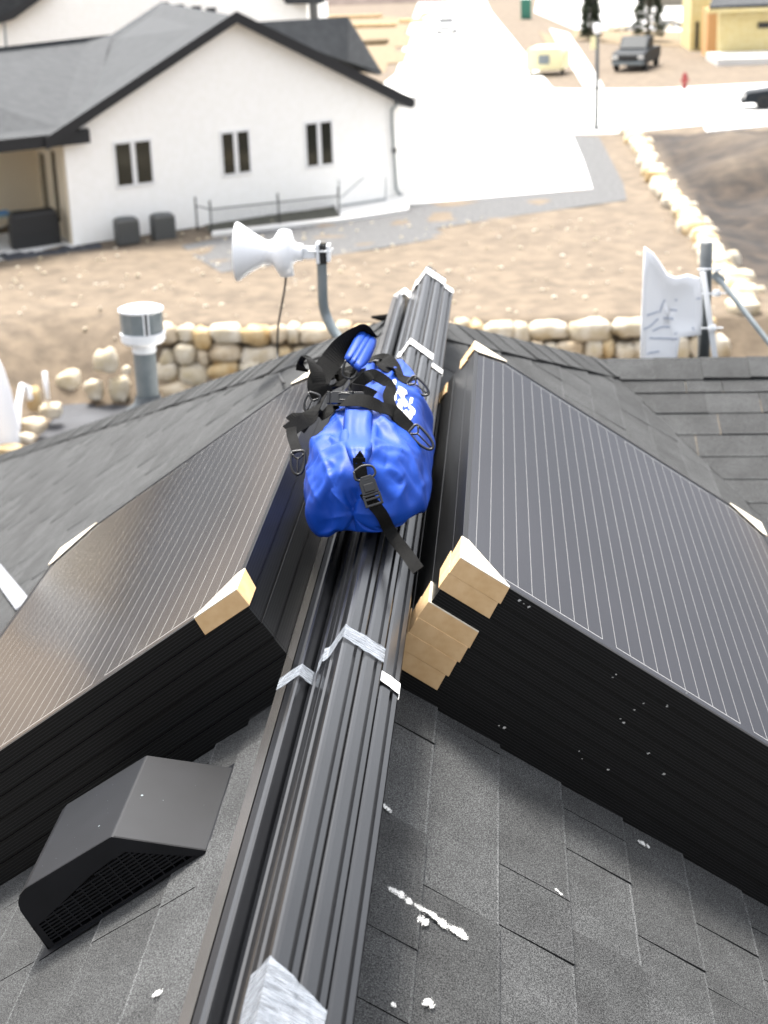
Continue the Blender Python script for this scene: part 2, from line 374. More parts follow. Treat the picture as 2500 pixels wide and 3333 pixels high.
t_ = (hl-E_).normalized(); nl = nrm(-1); nc = V((0, KC, 1)).normalized()
caps(mb, hl, E_, t_.cross(nl).normalized()*(-1 if t_.cross(nl).x > 0 else 1), nc.cross(t_).normalized()*(1 if nc.cross(t_).y > 0 else -1), seed=4)
build('hip_cap', mb, ['shingle', 'shingle_edge'], house, tone=True)
mb = MB(); t_ = (P_-E_).normalized(); d1 = t_.cross(nrm(1)).normalized(); d1 = d1 if d1.y < 0 else -d1; d2 = t_.cross(nc).normalized(); d2 = d2 if d2.y > 0 else -d2
caps(mb, P_+t_*.05, E_, d1, d2, seed=6)
build('hip_cap', mb, ['shingle', 'shingle_edge'], house, tone=True)
mb = MB(); caps(mb, (9, P_.y, P_.z), (P_.x-.05, P_.y, P_.z), V((0, -1, -KC)).normalized(), V((0, 1, -KC)).normalized(), seed=8, expo=.2)
build('ridge_cap', mb, ['shingle', 'shingle_edge'], house, tone=True)
mb = MB()                                       # walls below the eaves, down to the lower terrace
mb.abox((-4.5, -6, -8.6), (4.2, 12.8, -3.45)); mb.abox((4.2, .9, -8.6), (9, 12.8, -3.45))
build('wall', mb, 'stucco', house)
def chalk(x0, y0, x1, y1, wd, side, parent=None, seed=0):
    N0 = nrm(side); a = onplane(x0, y0, V((0, 0, 0)), N0); b = onplane(x1, y1, V((0, 0, 0)), N0); t_ = b-a; ww = t_.cross(N0).normalized(); k = 18; mb = MB(); cov = []
    for i in range(k+1):
        f_ = i/k; c = a+t_*f_+ww*wd*.5*noise.noise(V((f_*3, seed, 0)))+N0*.0066; h_ = wd*(1.5+.8*noise.noise(V((f_*5, seed, 7))))*min(1, 4*f_+.25, 4*(1-f_)+.25)
        mb.v += [c+ww*h_*s_ for s_ in (-1, -.5, 0, .5, 1)]; m_ = (.72+.5*noise.noise(V((f_*7, seed, 3))))*min(1, 6*f_+.1, 6*(1-f_)+.1); cov += [0, .7*m_, m_, .7*m_, 0]
    mb.f = [(i*5+s_, i*5+s_+1, (i+1)*5+s_+1, (i+1)*5+s_) for i in range(k) for s_ in range(4)]; mb.m = [0]*len(mb.f); mb.t = [1.]*len(mb.f)
    o = build('chalk_mark', mb, 'chalk', house); at_ = o.data.attributes.new('cover', 'FLOAT', 'POINT'); at_.data.foreach_set('value', cov)
for k_, q in enumerate(((1250, 2890, 1345, 2958, .009), (1325, 2942, 1435, 3010, .008), (1400, 2990, 1525, 3068, .010), (1350, 2990, 1388, 3022, .012), (1232, 2622, 1272, 2655, .007),
          (2065, 2742, 2112, 2768, .007), (1372, 3258, 1404, 3292, .011), (1262, 3275, 1284, 3286, .005), (1795, 2900, 1830, 2925, .004))): chalk(*q, 1, seed=k_*3.7)
for k_, q in enumerate(((755, 2562, 832, 2530, .007), (500, 3255, 570, 3218, .007), (790, 2462, 815, 2455, .004), (735, 2730, 760, 2715, .004))): chalk(*q, -1, seed=k_*5.1+40)

# ================================================================== SOLAR PANEL STACKS
PW, PL, PT = .985, 1.66, .0355
ordin = ['topmost', 'second', 'third', 'fourth', 'fifth', 'sixth', 'seventh', 'eighth']
def panel_meshes():
    f = MB(); L = .011
    def bar(u0, u1, v0, v1): f.abox((u0, v0, 0), (u1, v1, PT))
    bar(0, PW, 0, L); bar(0, PW, PL-L, PL); bar(0, L, L, PL-L); bar(PW-L, PW, L, PL-L)
    g_ = MB(); g_.abox((L, L, PT-.0055), (PW-L, PL-L, PT-.0015))
    b_ = MB(); b_.abox((L, L, .010), (PW-L, PL-L, .012))
    return f, g_, b_
def build_panel():
    root = empty('solar_panel', (0, 0, 0)); f, g_, b_ = panel_meshes(); z = (0, 0, 0)
    build('frame', f, 'frame', root, origin=z, bevel=.0006); build('glass', g_, 'glass', root, origin=z); build('backsheet', b_, 'backsheet', root, origin=z)
    return root
proto = build_panel(); used = False
TR = V((-0.08087+.3407, 2.7108, -1.07196+1.2419)); TL = V((-0.47195+.3407, 2.5399, -1.06279+1.2419))
rnd = random.Random(21); PMAT = {}
def panel_matrix(side, top_off, du, dv):
    U = down(side); Vv = V((0, 1, 0)); N = nrm(side)
    o = (TR if side > 0 else TL)-N*top_off+U*du+Vv*dv
    return Matrix(((U.x, Vv.x, N.x, o.x), (U.y, Vv.y, N.y, o.y), (U.z, Vv.z, N.z, o.z), (0, 0, 0, 1)))
for side, cnt, sname in ((1, 8, 'right'), (-1, 6, 'left')):
    tot = .2855 if side > 0 else .2215; step = tot/cnt
    for i in range(cnt):
        o = copy_tree(proto) if used else proto; used = True
        du, dv = (0, 0) if i == 0 else (rnd.uniform(-.0015, .0015), rnd.uniform(-.0015, .0015))
        mtx = panel_matrix(side, step*i+PT, du, dv)
        o.matrix_world = mtx; PMAT[(side, i)] = mtx.copy()
        lab = ('%s panel of the %s hand stack, ' % (ordin[i] if i < cnt-1 else 'bottom', sname)) + ('its glass face striped with thin white lines' if i == 0 else 'only its black frame edge showing')
        tag(o, lab, 'solar panel', 'black solar panels stacked on the %s slope' % sname)

# cardboard corner protectors
def protector(side, i, far_v, far_u, leg=.110, flap=True, top=True, label='', grp=''):
    mtx = PMAT[(side, i)]; mb = MB(); t = .0028; e = .0012
    su = -1 if far_u else 1; sv = -1 if far_v else 1; u0 = PW if far_u else 0.; v0 = PL if far_v else 0.
    def T(u, v, n_): return mtx @ V((u0+su*u, v0+sv*v, n_))
    rn = random.Random(i*7+far_v*3+far_u+side)
    lg = leg*rn.uniform(.985, 1.015); lv = leg*rn.uniform(.85, 1.0); n0, n1 = -.0002+rn.uniform(0, .001), PT+.0012
    def slab(p, ext, m=0): mb.prism([T(*q) for q in p], (mtx.to_3x3() @ V((su*ext[0], sv*ext[1], ext[2]))), m)
    slab([(-e-t, -e, n0), (lg, -e, n0+.0005), (lg-.004, -e, n1), (-e-t, -e, n1)], (0, -t, 0))
    slab([(-e, -e, n0), (-e, lv*.8, n0), (-e, lv, n1), (-e, -e, n1)], (-t, 0, 0))
    if flap: slab([(-e-t, -e-t, n1), (lg-.004, -e-t, n1), (lg-.004, .004, n1), (.012, lv, n1), (-e-t, lv, n1)], (0, 0, t*.8), 2)
    o = build('cardboard_corner', mb, ['card', 'card_edge', 'card_lit'], None, origin=mtx @ V((u0, v0, 0)), bevel=.0008, fixn=True)
    return tag(o, label, 'cardboard', grp)
G1 = 'cardboard corner protectors on the right panel stack'; G2 = 'cardboard corner protectors on the left panel stack'
protector(1, 0, 0, 0, label='cardboard corner with white triangular top flap, near corner of the right stack', grp=G1)
protector(1, 1, 0, 0, flap=False, label='cardboard corner directly under the flapped one, near corner of the right stack', grp=G1)
protector(1, 3, 0, 0, label='uppermost of the four adjoining cardboard corners beside the rails, right stack', grp=G1)
protector(1, 4, 0, 0, flap=False, label='second of the four stacked cardboard corners beside the rails, right stack', grp=G1)
protector(1, 5, 0, 0, flap=False, label='third of the four stacked cardboard corners beside the rails, right stack', grp=G1)
protector(1, 6, 0, 0, flap=False, label='lowest of the four stacked cardboard corners beside the rails, right stack', grp=G1)
protector(1, 0, 1, 0, label='pale cardboard corner on the far ridge-side peak of the right stack', grp=G1)
protector(1, 1, 1, 0, flap=False, label='pale cardboard strip just below the far peak of the right stack', grp=G1)
protector(1, 4, 1, 0, flap=False, label='lower pale cardboard strip at the far end of the right stack', grp=G1)
protector(1, 5, 1, 0, flap=False, label='lowest cardboard strip at the far end of the right stack, tan against the rails', grp=G1)
protector(1, 0, 1, 1, label='cardboard corner at the far downslope corner of the right stack, by the frame edge', grp=G1)
protector(-1, 0, 0, 0, leg=.098, label='tan cardboard corner on the near corner of the left stack, above its black edge', grp=G2)
protector(-1, 0, 1, 0, leg=.14, label='pale cardboard corner at the far end of the left stack, under the black straps', grp=G2)
protector(-1, 0, 1, 1, leg=.14, label='pale cardboard corner at the far downslope corner of the left stack', grp=G2)
# white splashes on the black frame ends of the right stack
N_ = V((0, -1, 0)); vface = TR.y-.0022
sp = [o for o in COL.objects if o.get('label', '').startswith('topmost') and 'right' in o['label'] and o.name.startswith('solar_panel')][0]
for (x_, y_) in ((2172, 2295), (2170, 2300), (2020, 2340), (2030, 2352), (2065, 2310), (2005, 2195), (2095, 2290), (1995, 2205), (1895, 2470), (1640, 2368), (1625, 2362), (2110, 2452), (2160, 2520), (2235, 2255), (1705, 1965), (1720, 1975), (1690, 1955), (1885, 2445), (1980, 2505)):
    mb = MB(); c = aty(x_, y_, vface); k = 9; r0 = random.uniform(.0012, .0036)
    mb.add([c+V((cos(2*pi*j/k)*r0*random.uniform(.4, 1.4), 0, sin(2*pi*j/k)*r0*random.uniform(.3, 1.))) for j in range(k)], [tuple(range(k))])
    o = build('white_splash', mb, 'ac_pale', None); o.parent = sp; o.matrix_parent_inverse = PMAT[(1, 0)].inverted()

# ================================================================== RAILS
def prof(w_=.0395, h=.055):
    q = [(0, 0), (0, .016), (.0035, .018), (.0035, .028), (0, .030), (0, h-.009), (.0012, h-.004), (.004, h-.0012), (.009, h), (.0225, h), (.0225, h-.008), (.0285, h-.008), (.0285, h), (w_-.003, h), (w_-.0006, h-.0015),
         (w_, h-.005), (w_, .030), (w_-.0035, .028), (w_-.0035, .018), (w_, .016), (w_, 0)]
    return q
def rail(side, s0, h0, y0, y1, w_=.0395, h=.055, label='', flip=False, skew=0.):
    D, N = down(side), nrm(side); mb = MB(); q = prof(w_, h)
    if flip: q = [(w_-a, b) for a, b in q][::-1]
    if side < 0: q = q[::-1]
    pts = [D*(s0+a)+N*(h0+b)+V((0, y0, 0)) for a, b in q]
    mb.prism(pts, (skew, y1-y0, 0))
    o = build('mounting_rail', mb, 'rail', None, origin=pts[0], fixn=True)
    return tag(o, label, 'rail', 'black aluminium rails laid along the ridge')
Y0, Y1 = 1.27, 5.55
rail(-1, -.040, .014, Y0+.02, Y1-.03, .048, .057, 'lone black rail on the left of the bundle, with the broad pale reflecting top', skew=-.006)
M['rail_bright'] = mat('painted_rail_sheen', (.13, .125, .115), .22, (.18, .17, .16), 5, 3, metal=.8)  # paler metal, paints the sky reflection on the left rail's top
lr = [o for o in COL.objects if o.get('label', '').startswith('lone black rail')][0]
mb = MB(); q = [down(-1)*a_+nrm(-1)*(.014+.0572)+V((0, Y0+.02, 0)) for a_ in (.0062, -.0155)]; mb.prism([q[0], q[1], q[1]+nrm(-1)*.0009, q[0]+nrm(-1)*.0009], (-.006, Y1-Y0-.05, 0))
o = build('painted_sheen_strip', mb, 'rail_bright', None, fixn=True); o.parent = lr; o.location = -V(lr.location)
rail(1, -.028, .1135, Y0, Y1+.04, label='top layer rail nearest the left, at the bundle\'s highest edge')
rail(1, .0122, .1135, Y0+.01, Y1+.02, label='middle rail of the top layer in the bundle', flip=False)
rail(1, .0524, .1045, Y0-.02, Y1-.05, label='rightmost, slightly lower rail of the top layer, with a short white tape piece')
rail(1, -.028, .0578, Y0, Y1-.02, label='second layer rail directly under the bundle\'s highest edge')
rail(1, .0122, .0578, Y0, Y1-.03, label='second layer rail hidden in the middle of the bundle')
rail(1, .0524, .0490, Y0-.01, Y1-.06, label='second layer rail on the right side of the bundle')
rail(1, .0122, .0022, Y0, Y1, label='bottom layer rail in the middle of the bundle, on the shingles')
rail(1, .0524, -.0066+.0005, Y0, Y1-.07, label='bottom layer rail at the right foot of the bundle, on the shingles')

def xz(side, s, h): q = down(side)*s+nrm(side)*h; return (q.x, q.z)
SKY = [xz(-1, .0095, .052), xz(-1, .0085, .0722), xz(-1, -.0405, .0722), (.0165, .062), xz(1, -.0295, .082), xz(1, -.034, .110), xz(1, -.0295, .120), xz(1, -.0292, .1695), xz(1, .012, .1698), xz(1, .051, .1695)]
def tape(Ys, pts, mats, label, wob=.003, width=None):
    mb = MB(); path = []; n_ = len(pts); fine = []
    for i in range(n_-1):
        for j in range(4): fine.append((pts[i][0]+(pts[i+1][0]-pts[i][0])*j/4, pts[i][1]+(pts[i+1][1]-pts[i][1])*j/4))
    fine.append(pts[-1]); m_ = len(fine); rn = random.Random(int(Ys[0]*1000)); vs = []
    for i, q in enumerate(fine):
        t0 = Ys[0]+(Ys[2]-Ys[0])*i/(m_-1); t1 = Ys[1]+(Ys[3]-Ys[1])*i/(m_-1)
        for k in range(5):
            yy_ = t0+(t1-t0)*k/4+(rn.uniform(-wob, wob) if k in (0, 4) else 0)
            vs.append(V((q[0]+rn.uniform(-.0003, .0006), yy_, q[1]+.0012+rn.uniform(0, .0009))))
    mb.add(vs, [(i*5+k, i*5+k+1, (i+1)*5+k+1, (i+1)*5+k) for i in range(m_-1) for k in range(4)])
    o = build('tape_strip', mb, mats, None, origin=vs[0])
    md = o.modifiers.new('th', 'SOLIDIFY'); md.thickness = .0003
    return tag(o, label, 'tape', 'tape strips across the rails')
tape((2.40, 2.445, 2.385, 2.44), SKY, 'tape', 'crinkled clear tape strip zigzagging over the rails in front of the bag')
tape((5.46, 5.55, 5.44, 5.53), SKY[1:], 'white_tape', 'white tape strip over the far ends of the rails')
tape((4.44, 4.50, 4.40, 4.46), SKY[5:], 'white_tape', 'white tape strip across the rails just beyond the bag')
tape((1.36, 1.53, 1.36, 1.475), SKY[6:], 'tape', 'broad crumpled clear tape over the rails at the bottom edge')
R3 = [xz(1, .0535, .1612), xz(1, .0910, .1608), xz(1, .0932, .1580), xz(1, .0932, .150)]
tape((2.335, 2.375, 2.315, 2.355), R3, 'white_tape', 'short white tape piece on the right hand rail near the cardboard corners')
tape((5.44, 5.50, 5.43, 5.49), R3, 'white_tape', 'short white tape at the far tip of the right hand rail')
tape((4.36, 4.40, 4.34, 4.38), R3, 'white_tape', 'small white tape on the right hand rail beyond the bag')

# ================================================================== ROOF VENT
vt = empty('roof_vent', down(-1)*.32+V((0, 2.24, 0)), 'black plastic slant-back roof vent with a louvred side, near the rails', 'roof vent')
vp = [(.150, .004), (.260, .109), (.437, .114), (.452, .110), (.463, .101), (.470, .088), (.481, .004)]
D, N = down(-1), nrm(-1); Yn, Yf = 2.115, 2.380
def vp3(s, h, y): return D*s+N*h+V((0, y, 0))
mb = MB(); k = len(vp)
A_ = [vp3(s, h, Yn) for s, h in vp]; B_ = [vp3(s, h, Yf) for s, h in vp]
mb.add(A_+B_, [(i, i+1, k+i+1, k+i) for i in range(k-1)]+[tuple(range(k, 2*k))])
build('hood', mb, 'vent', vt, bevel=.003, fixn=True)
# near side: solid upper band + louvre grid below
mb = MB()
up = [vp3(s, h, Yn) for s, h in vp]; low = [(.165, .004), (.268, .082), (.30, .080), (.452, .055), (.474, .045)]
band = [(.150, .004), (.260, .109), (.437, .114), (.452, .110), (.463, .101), (.470, .088), (.4755, .048), (.455, .052), (.330, .074), (.262, .078), (.176, .010), (.172, .004)]
mb.prism([vp3(s, h, Yn) for s, h in band], (0, .004, 0))
mb.prism([vp3(s, h, Yn) for s, h in ((.172, .004), (.172, .009), (.476, .009), (.481, .004))], (0, .004, 0))
mb.prism([vp3(s, h, Yn) for s, h in ((.465, .009), (.462, .05), (.4755, .05), (.478, .009))], (0, .004, 0))
build('side_panel', mb, 'vent', vt, fixn=True)
mb = MB()
def topat(s): return .010+(s-.176)/(.262-.176)*.068 if s < .262 else (.078-(s-.262)/(.195)*.026)
s = .19
while s < .462:
    hh = topat(s); mb.prism([vp3(s-.0009, .009, Yn+.0005), vp3(s+.0012, .009, Yn+.0005), vp3(s+.0012, hh, Yn+.0005), vp3(s-.0012, hh, Yn+.0005)], (0, .004, 0)); s += .0215
h = .0155
while h < .078:
    s0 = .176+(h-.010)/.068*.086; s1 = .465 if h < .050 else .455-(h-.052)/.026*.19
    if s1 > s0: mb.prism([vp3(s0, h, Yn+.0002), vp3(s1, h, Yn+.0002), vp3(s1, h+.0026, Yn+.0002), vp3(s0, h+.0026, Yn+.0002)], (0, .004, 0))
    h += .0060
build('louvre_grid', mb, 'vent', vt, fixn=True)
mb = MB(); mb.prism([vp3(s, h, Yn+.022) for s, h in ((.175, .004), (.262, .085), (.44, .09), (.47, .05), (.478, .004))], (0, .002, 0))
build('vent_interior', mb, 'vent_dark', vt, fixn=True)
mb = MB(); mb.prism([vp3(s, .0048, Yn-.022) for s in (.06, .50)]+[vp3(s, .0048, Yf+.03) for s in (.50, .06)], N*.0012)
fl = MB(); fl.prism([vp3(.135, .005, Yn+.006), vp3(.492, .005, Yn-.020), vp3(.492, .005, Yf+.02), vp3(.135, .005, Yf+.012)], N*.0016)
build('flange', fl, 'vent', vt, fixn=True)
for i in range(22):
    mb = MB(); a = random.random(); s_ = .17+random.random()*.26; y_ = random.uniform(Yn+.02, Yf-.02)
    hh = .004+(s_-.15)/.11*.105 if s_ < .26 else .109+(s_-.26)*.028
    r0 = random.uniform(.0003, .0009) if i > 1 else .0028; T_ = (V(vp3(.26, .109, 0))-V(vp3(.15, .004, 0))).normalized() if s_ < .26 else D
    n_ = T_.cross(V((0, 1, 0))).normalized(); n_ = n_ if n_.z > 0 else -n_; c = vp3(s_, hh, y_)+n_*.0006
    mb.add([c+T_*cos(j*pi/3)*r0*random.uniform(.6, 1.3)+V((0, 1, 0))*sin(j*pi/3)*r0 for j in range(6)], [tuple(range(6))])
    build('paint_speck', mb, 'galv', vt)

# ================================================================== THINGS ON THE REAR SLOPE
# flue pipe with cap
YF = 8.75; fx = aty(487, 1345, YF); base = V((fx.x, YF, zc(YF)))
t = empty('vent_pipe', base, 'fat grey flue pipe with a round white topped cap, behind the left hip', 'vent pipe')
top = aty(464, 1112, YF).z
mb = MB(); mb.lathe(base, [(0.06467, 0), (0.06467, top-base.z)], 28); build('pipe', mb, 'galv', t, smooth=True)
mb = MB(); mb.lathe(base, [(0.1338, 0.0223), (0.08362, 0.0669), (0.06913, 0.1115)], 28); build('flashing', mb, 'galv_dark', t, smooth=True)
hz = top-base.z
mb = MB(); mb.lathe(base, [(0.0669, hz-0.06132), (0.06969, hz-0.05017), (0.0669, hz-0.03345), (0.07025, hz-0.01673), (0.112, hz-0.004), (0.1265, hz+0.012), (0.1285, hz+0.05575), (0.119, hz+0.05798)], 32); build('cap_base', mb, 'white_metal', t, smooth=False)
mb = MB(); mb.lathe(base, [(0.1215, hz+0.05575), (0.1215, hz+0.184)], 12); build('cap_body', mb, 'galv', t)
mb = MB()
for a in (-1.25, -1.05): mb.box(base+V((cos(a)*0.1225, sin(a)*0.1225, hz+0.1204)), V((-sin(a), cos(a), 0))*0.00446, V((cos(a), sin(a), 0))*0.003345, (0, 0, 0.06244))
build('rib', mb, 'white_metal', t)
mb = MB(); a = -1.15; mb.box(base+V((cos(a)*0.122, sin(a)*0.122, hz+0.1204)), V((-sin(a), cos(a), 0))*0.007247, V((cos(a), sin(a), 0))*0.003345, (0, 0, 0.06132)); build('slot', mb, 'blackm', t)
mb = MB(); mb.lathe(base, [(0, hz+0.2096), (0.1003, hz+0.2052), (0.126, hz+0.1962), (0.1293, hz+0.1873), (0.1226, hz+0.1784), (0, hz+0.1784)], 36); build('cap_lid', mb, 'white_plastic', t, smooth=False)

# bent pole with horn antenna
YP = 6.35
pp = [aty(x_, y_, Y_) for x_, y_, Y_ in ((1150, 1135, 6.25), (1118, 1115, 6.28), (1085, 1075, 6.32), (1063, 1030, YP), (1052, 985, YP), (1049, 900, YP), (1046, 820, YP), (1043, 800, YP))]
t = empty('antenna_mast', pp[0], 'bent grey mast behind the left hip, carrying the white horn antenna', 'mast')
mb = MB(); mb.tube(smoothpath(pp, 5), .0205, 16); build('pole', mb, 'galv', t, smooth=True)
mb = MB(); fb = V((pp[0].x+.02, 6.2, zc(6.2)+.01)); mb.box(fb, (.05, 0, 0), V((0, .08, -.08*KC)), (0, 0, .004)); mb.box(fb+V((0, 0, .03)), (.006, 0, 0), (0, .03, 0), (0, 0, .035)); build('foot', mb, 'galv', t, fixn=True)
c0 = aty(1046, 822, YP); axh = (aty(790, 820, YP)-aty(1000, 822, YP)).normalized()
ha = empty('horn_antenna', c0, 'white horn antenna clamped on the bent grey mast, wide mouth to the left', 'antenna')
mb = MB(); mb.lathe(c0, [(.034, .075), (.036, .10), (.05, .115), (.088, .125), (.094, .150), (.088, .172), (.052, .195), (.045, .215), (.052, .235), (.085, .29), (.117, .335), (.119, .345), (.112, .345), (.05, .27), (.0, .26)], 28, axis=axh)
build('horn', mb, 'white_plastic', ha, smooth=True)
mb = MB(); mb.lathe(aty(930, 830, YP), [(.0, .0), (.024, .0), (.026, .04), (.03, .085), (.0, .09)], 18, axis=(0.02, 0, -1)); build('connector', mb, 'white_plastic', ha, smooth=True)
mb = MB(); mb.box(c0+axh*.055, axh*.03, (0, .02, 0), (0, 0, .022)); mb.box(c0+axh*.012, axh*.006, (0, .035, 0), (0, 0, .04)); mb.box(c0-axh*.030, axh*.006, (0, .03, 0), (0, 0, .033))
for s_ in (-1, 1): mb.tube([c0+axh*.05+V((0, .028*s_, .01)), c0-axh*.045+V((0, .028*s_, .01))], .004, 8)
build('clamp', mb, 'white_metal', ha, bevel=.002, fixn=True)
mb = MB(); mb.lathe(c0+V((0, 0, -.045)), [(.0225, 0), (.0235, .01), (.0235, .07), (.0225, .08)], 18); build('clamp_band', mb, 'blackm', ha, smooth=True)
mb = MB(); cp = [aty(932, 885, YP), aty(928, 930, YP), aty(918, 990, YP), aty(906, 1060, 6.5), aty(903, 1130, 6.6), aty(904, 1180, 6.5)]
cp += [aty(912, 1225, 6.1), aty(925, 1247, 5.6)]; mb.tube(smoothpath(cp, 6), .0045, 8)
tag(build('coax_cable', mb, 'blackm', None, origin=cp[0], smooth=True), 'thin black cable drooping from the horn antenna to the left slope', 'cable')

# dish and mast on the right, beyond the wing ridge
YD = 7.35
mt = empty('dish_mast', V((1.262, YD, zc(YD))), 'thick grey steel mast with a diagonal strut, beyond the wing ridge at right', 'mast')
mb = MB(); mb.tube([aty(2289, 1180, YD), aty(2300, 790, YD)], .0292, 18); build('pole', mb, 'galv_dark', mt, smooth=True)
mb = MB(); q0, q1 = aty(2338, 905, YD-.05), aty(2530, 1150, 7.0); mb.tube([q0, q1], .0125, 12); mb.box(q0, (.022, 0, -.02), (0, .01, 0), (.012, 0, .014)); build('strut', mb, 'galv', mt, smooth=False)
mb = MB(); q0, q1 = aty(2288, 885, YD-.045), aty(2330, 1180, YD-.045); d_ = (q1-q0)/2; mb.box((q0+q1)/2, (.0125, 0, .0015), (0, .008, 0), d_); build('bracket_arm', mb, 'white_metal', mt, fixn=True)
for (x_, y_) in ((2332, 955), (2318, 1068), (2335, 875)):
    mb = MB(); q = aty(x_, y_, YD-.05); mb.lathe(q+V((0, 0, -.012)), [(.0, 0), (.02, .002), (.022, .015), (.014, .028), (0, .03)], 12); mb.tube([q+V((-.09, .0, .0)), q+V((.05, .0, .0))], .004, 8); build('bolt', mb, 'white_metal', mt)
out = [(2097, 802), (2125, 822), (2150, 855), (2172, 892), (2200, 902), (2240, 893), (2278, 905), (2286, 960), (2286, 1030), (2282, 1090), (2215, 1098), (2206, 1150), (2204, 1200), (2082, 1200), (2086, 1050), (2092, 900)]
dd = empty('satellite_dish', aty(2190, 1100, YD-.12), 'white dish shaped antenna in printed plastic film, left of the thick grey mast', 'antenna')
mb = MB(); ring = [aty(x_, y_, YD-.13) for x_, y_ in out]; cen = aty(2180, 1030, YD-.13); vs = []
for j in range(5):
    f_ = j/4
    for q in ring:
        p_ = q.lerp(cen, f_); vs.append(p_+V((0, .035*(1-(1-f_)**2), 0)))
k = len(ring); fs = [(j*k+i, j*k+(i+1) % k, (j+1)*k+(i+1) % k, (j+1)*k+i) for j in range(4) for i in range(k)]
mb.add(vs, fs); o = build('reflector', mb, 'white_plastic', dd, smooth=True)
md = o.modifiers.new('th', 'SOLIDIFY'); md.thickness = .01
bv = BVHTree.FromPolygons([tuple(q) for q in vs], fs)
def on_bvh(bvh, px, py, lift=.0):
    d_ = ray(px, py).normalized(); hit = bvh.ray_cast(CAM, d_)
    if hit[0] is None: return None, None
    n_ = hit[1] if hit[1].dot(d_) < 0 else -hit[1]
    return hit[0]+n_*lift, n_
def strokes(bvh, lines, width, lift=.001, step=4.):
    """painted strokes laid on the surface"""
    mb = MB()
    for ln in lines:
        w_ = width
        if isinstance(ln[0], (int, float)): w_, ln = ln[0], ln[1]
        pts = []
        for i in range(len(ln)-1):
            a, b = ln[i], ln[i+1]; n_ = max(1, int(math.dist(a, b)/step))
            pts += [(a[0]+(b[0]-a[0])*j/n_, a[1]+(b[1]-a[1])*j/n_) for j in range(n_)]
        pts.append(ln[-1]); o_ = []
        for i, q in enumerate(pts):
            a, b = pts[max(0, i-1)], pts[min(len(pts)-1, i+1)]; dx, dy = b[0]-a[0], b[1]-a[1]; L = math.hypot(dx, dy) or 1; nx, ny = -dy/L*w_/2, dx/L*w_/2
            A1, _n = on_bvh(bvh, q[0]+nx, q[1]+ny, lift); A2, _n = on_bvh(bvh, q[0], q[1], lift*1.1); A3, _n = on_bvh(bvh, q[0]-nx, q[1]-ny, lift)
            if A1 and A2 and A3: o_.append((A1, A2, A3))
        for i in range(len(o_)-1):
            if (o_[i][1]-o_[i+1][1]).length < .05: mb.add([*o_[i], *o_[i+1]], [(0, 1, 4, 3), (1, 2, 5, 4)])
    return mb
M['printblue'] = mat('blue_grey_print', (.34, .38, .47), .6)
dl = [[(2090, 1070), (2112, 1060), (2140, 1035)], [(2120, 1075), (2150, 1062), (2180, 1062)], [(2110, 1098), (2160, 1100), (2212, 1102)], [(2158, 1033), (2188, 1034), (2188, 1042)], [(2145, 1015), (2155, 985), (2165, 972)], [(2100, 1025), (2140, 1012)], [(2180, 1005), (2205, 1008)], [(2200, 1085), (2208, 1085)], [(2258, 1062), (2260, 1080)], [(2270, 970), (2288, 968)], [(2100, 1150), (2145, 1143)], [(2195, 972), (2203, 974)]]
for ln in dl: build('printed_mark', strokes(bv, [ln], 4.5, .014), 'printblue', dd)

# white strip lying by the left stack
q0, q1 = aty(8, 1870, 4.0), None
a0 = onplane(-12, 1855, V((0, 0, 0)), nrm(-1)); a1 = onplane(84, 1978, V((0, 0, 0)), nrm(-1))
mb = MB(); nn = nrm(-1); ww = (a1-a0).cross(nn).normalized()*.030
mb.prism([a0-ww+nn*.007, a0+ww+nn*.007, a1+ww+nn*.012, a1-ww+nn*.012], nn*.006)
tag(build('plastic_strip', mb, 'strip', None, origin=a0, fixn=True), 'flat white plastic strip lying beside the left panel stack', 'plastic strip')
# ================================================================== GROUND
def lin(a, b, n): return [a+(b-a)*i/n for i in range(n)]
xs = [-3000, -1200, -500, -200, -100, -60]+lin(-45, 30, 100)+[30, 45, 80, 150, 400, 1200, 3000]
ys = [-3000, -800, -200, -50, 0, 15]+lin(24, 78, 80)+lin(78, 200, 30)+[200, 300, 600, 1500, 3500]
WY = 35.3
def ghill(x, y):
    h = GZ
    xe = -12.4+max(0, (33-y))*.05; w2 = .5 if x > -7.7 else .5+(-7.7-x)*1.1; ye = WY+(0 if x > -7.7 else min(2.2, (-7.7-x)*1.0))
    if y < ye and x > xe:
        k = min(1, max(0, (x-xe)/2.2)); k = k*k*(3-2*k); k2 = min(1, max(0, (ye-y)/w2)); h = GZ-1.65*k*k2
    if x < -9 and y < 60: h += .18*noise.noise(V((x*.35, y*.35, 0)))*min(1, (60-y)/10) if y > 24 else 0
    if x > 6.2 and 36 < y < 71:                        # dug dirt lot with heaps
        h += -.35*min(1, (x-6.2)/1.5)*min(1, (71-y)/3)*min(1, (y-36)/4)
        for cx, cy, r_, hh in ((9.0, 62, 2.6, 1.0), (10.8, 57.5, 2.4, .9), (8.2, 56.5, 1.8, .7), (13.5, 60, 3, 1.1), (7.9, 66, 1.8, .5), (11.5, 66, 2.5, .5), (9.5, 50, 2, .4)):
            q = ((x-cx)**2+((y-cy)*.6)**2)/r_**2
            if q < 4: h += 1.15*hh*exp(-q*1.5)
        h += .22*noise.noise(V((x*1.1, y*.7, 3)))+.10*noise.noise(V((x*2.6, y*1.7, 5)))
    if 24 < y < 60: h += .05*noise.noise(V((x*.9, y*.9, 8)))
    return h
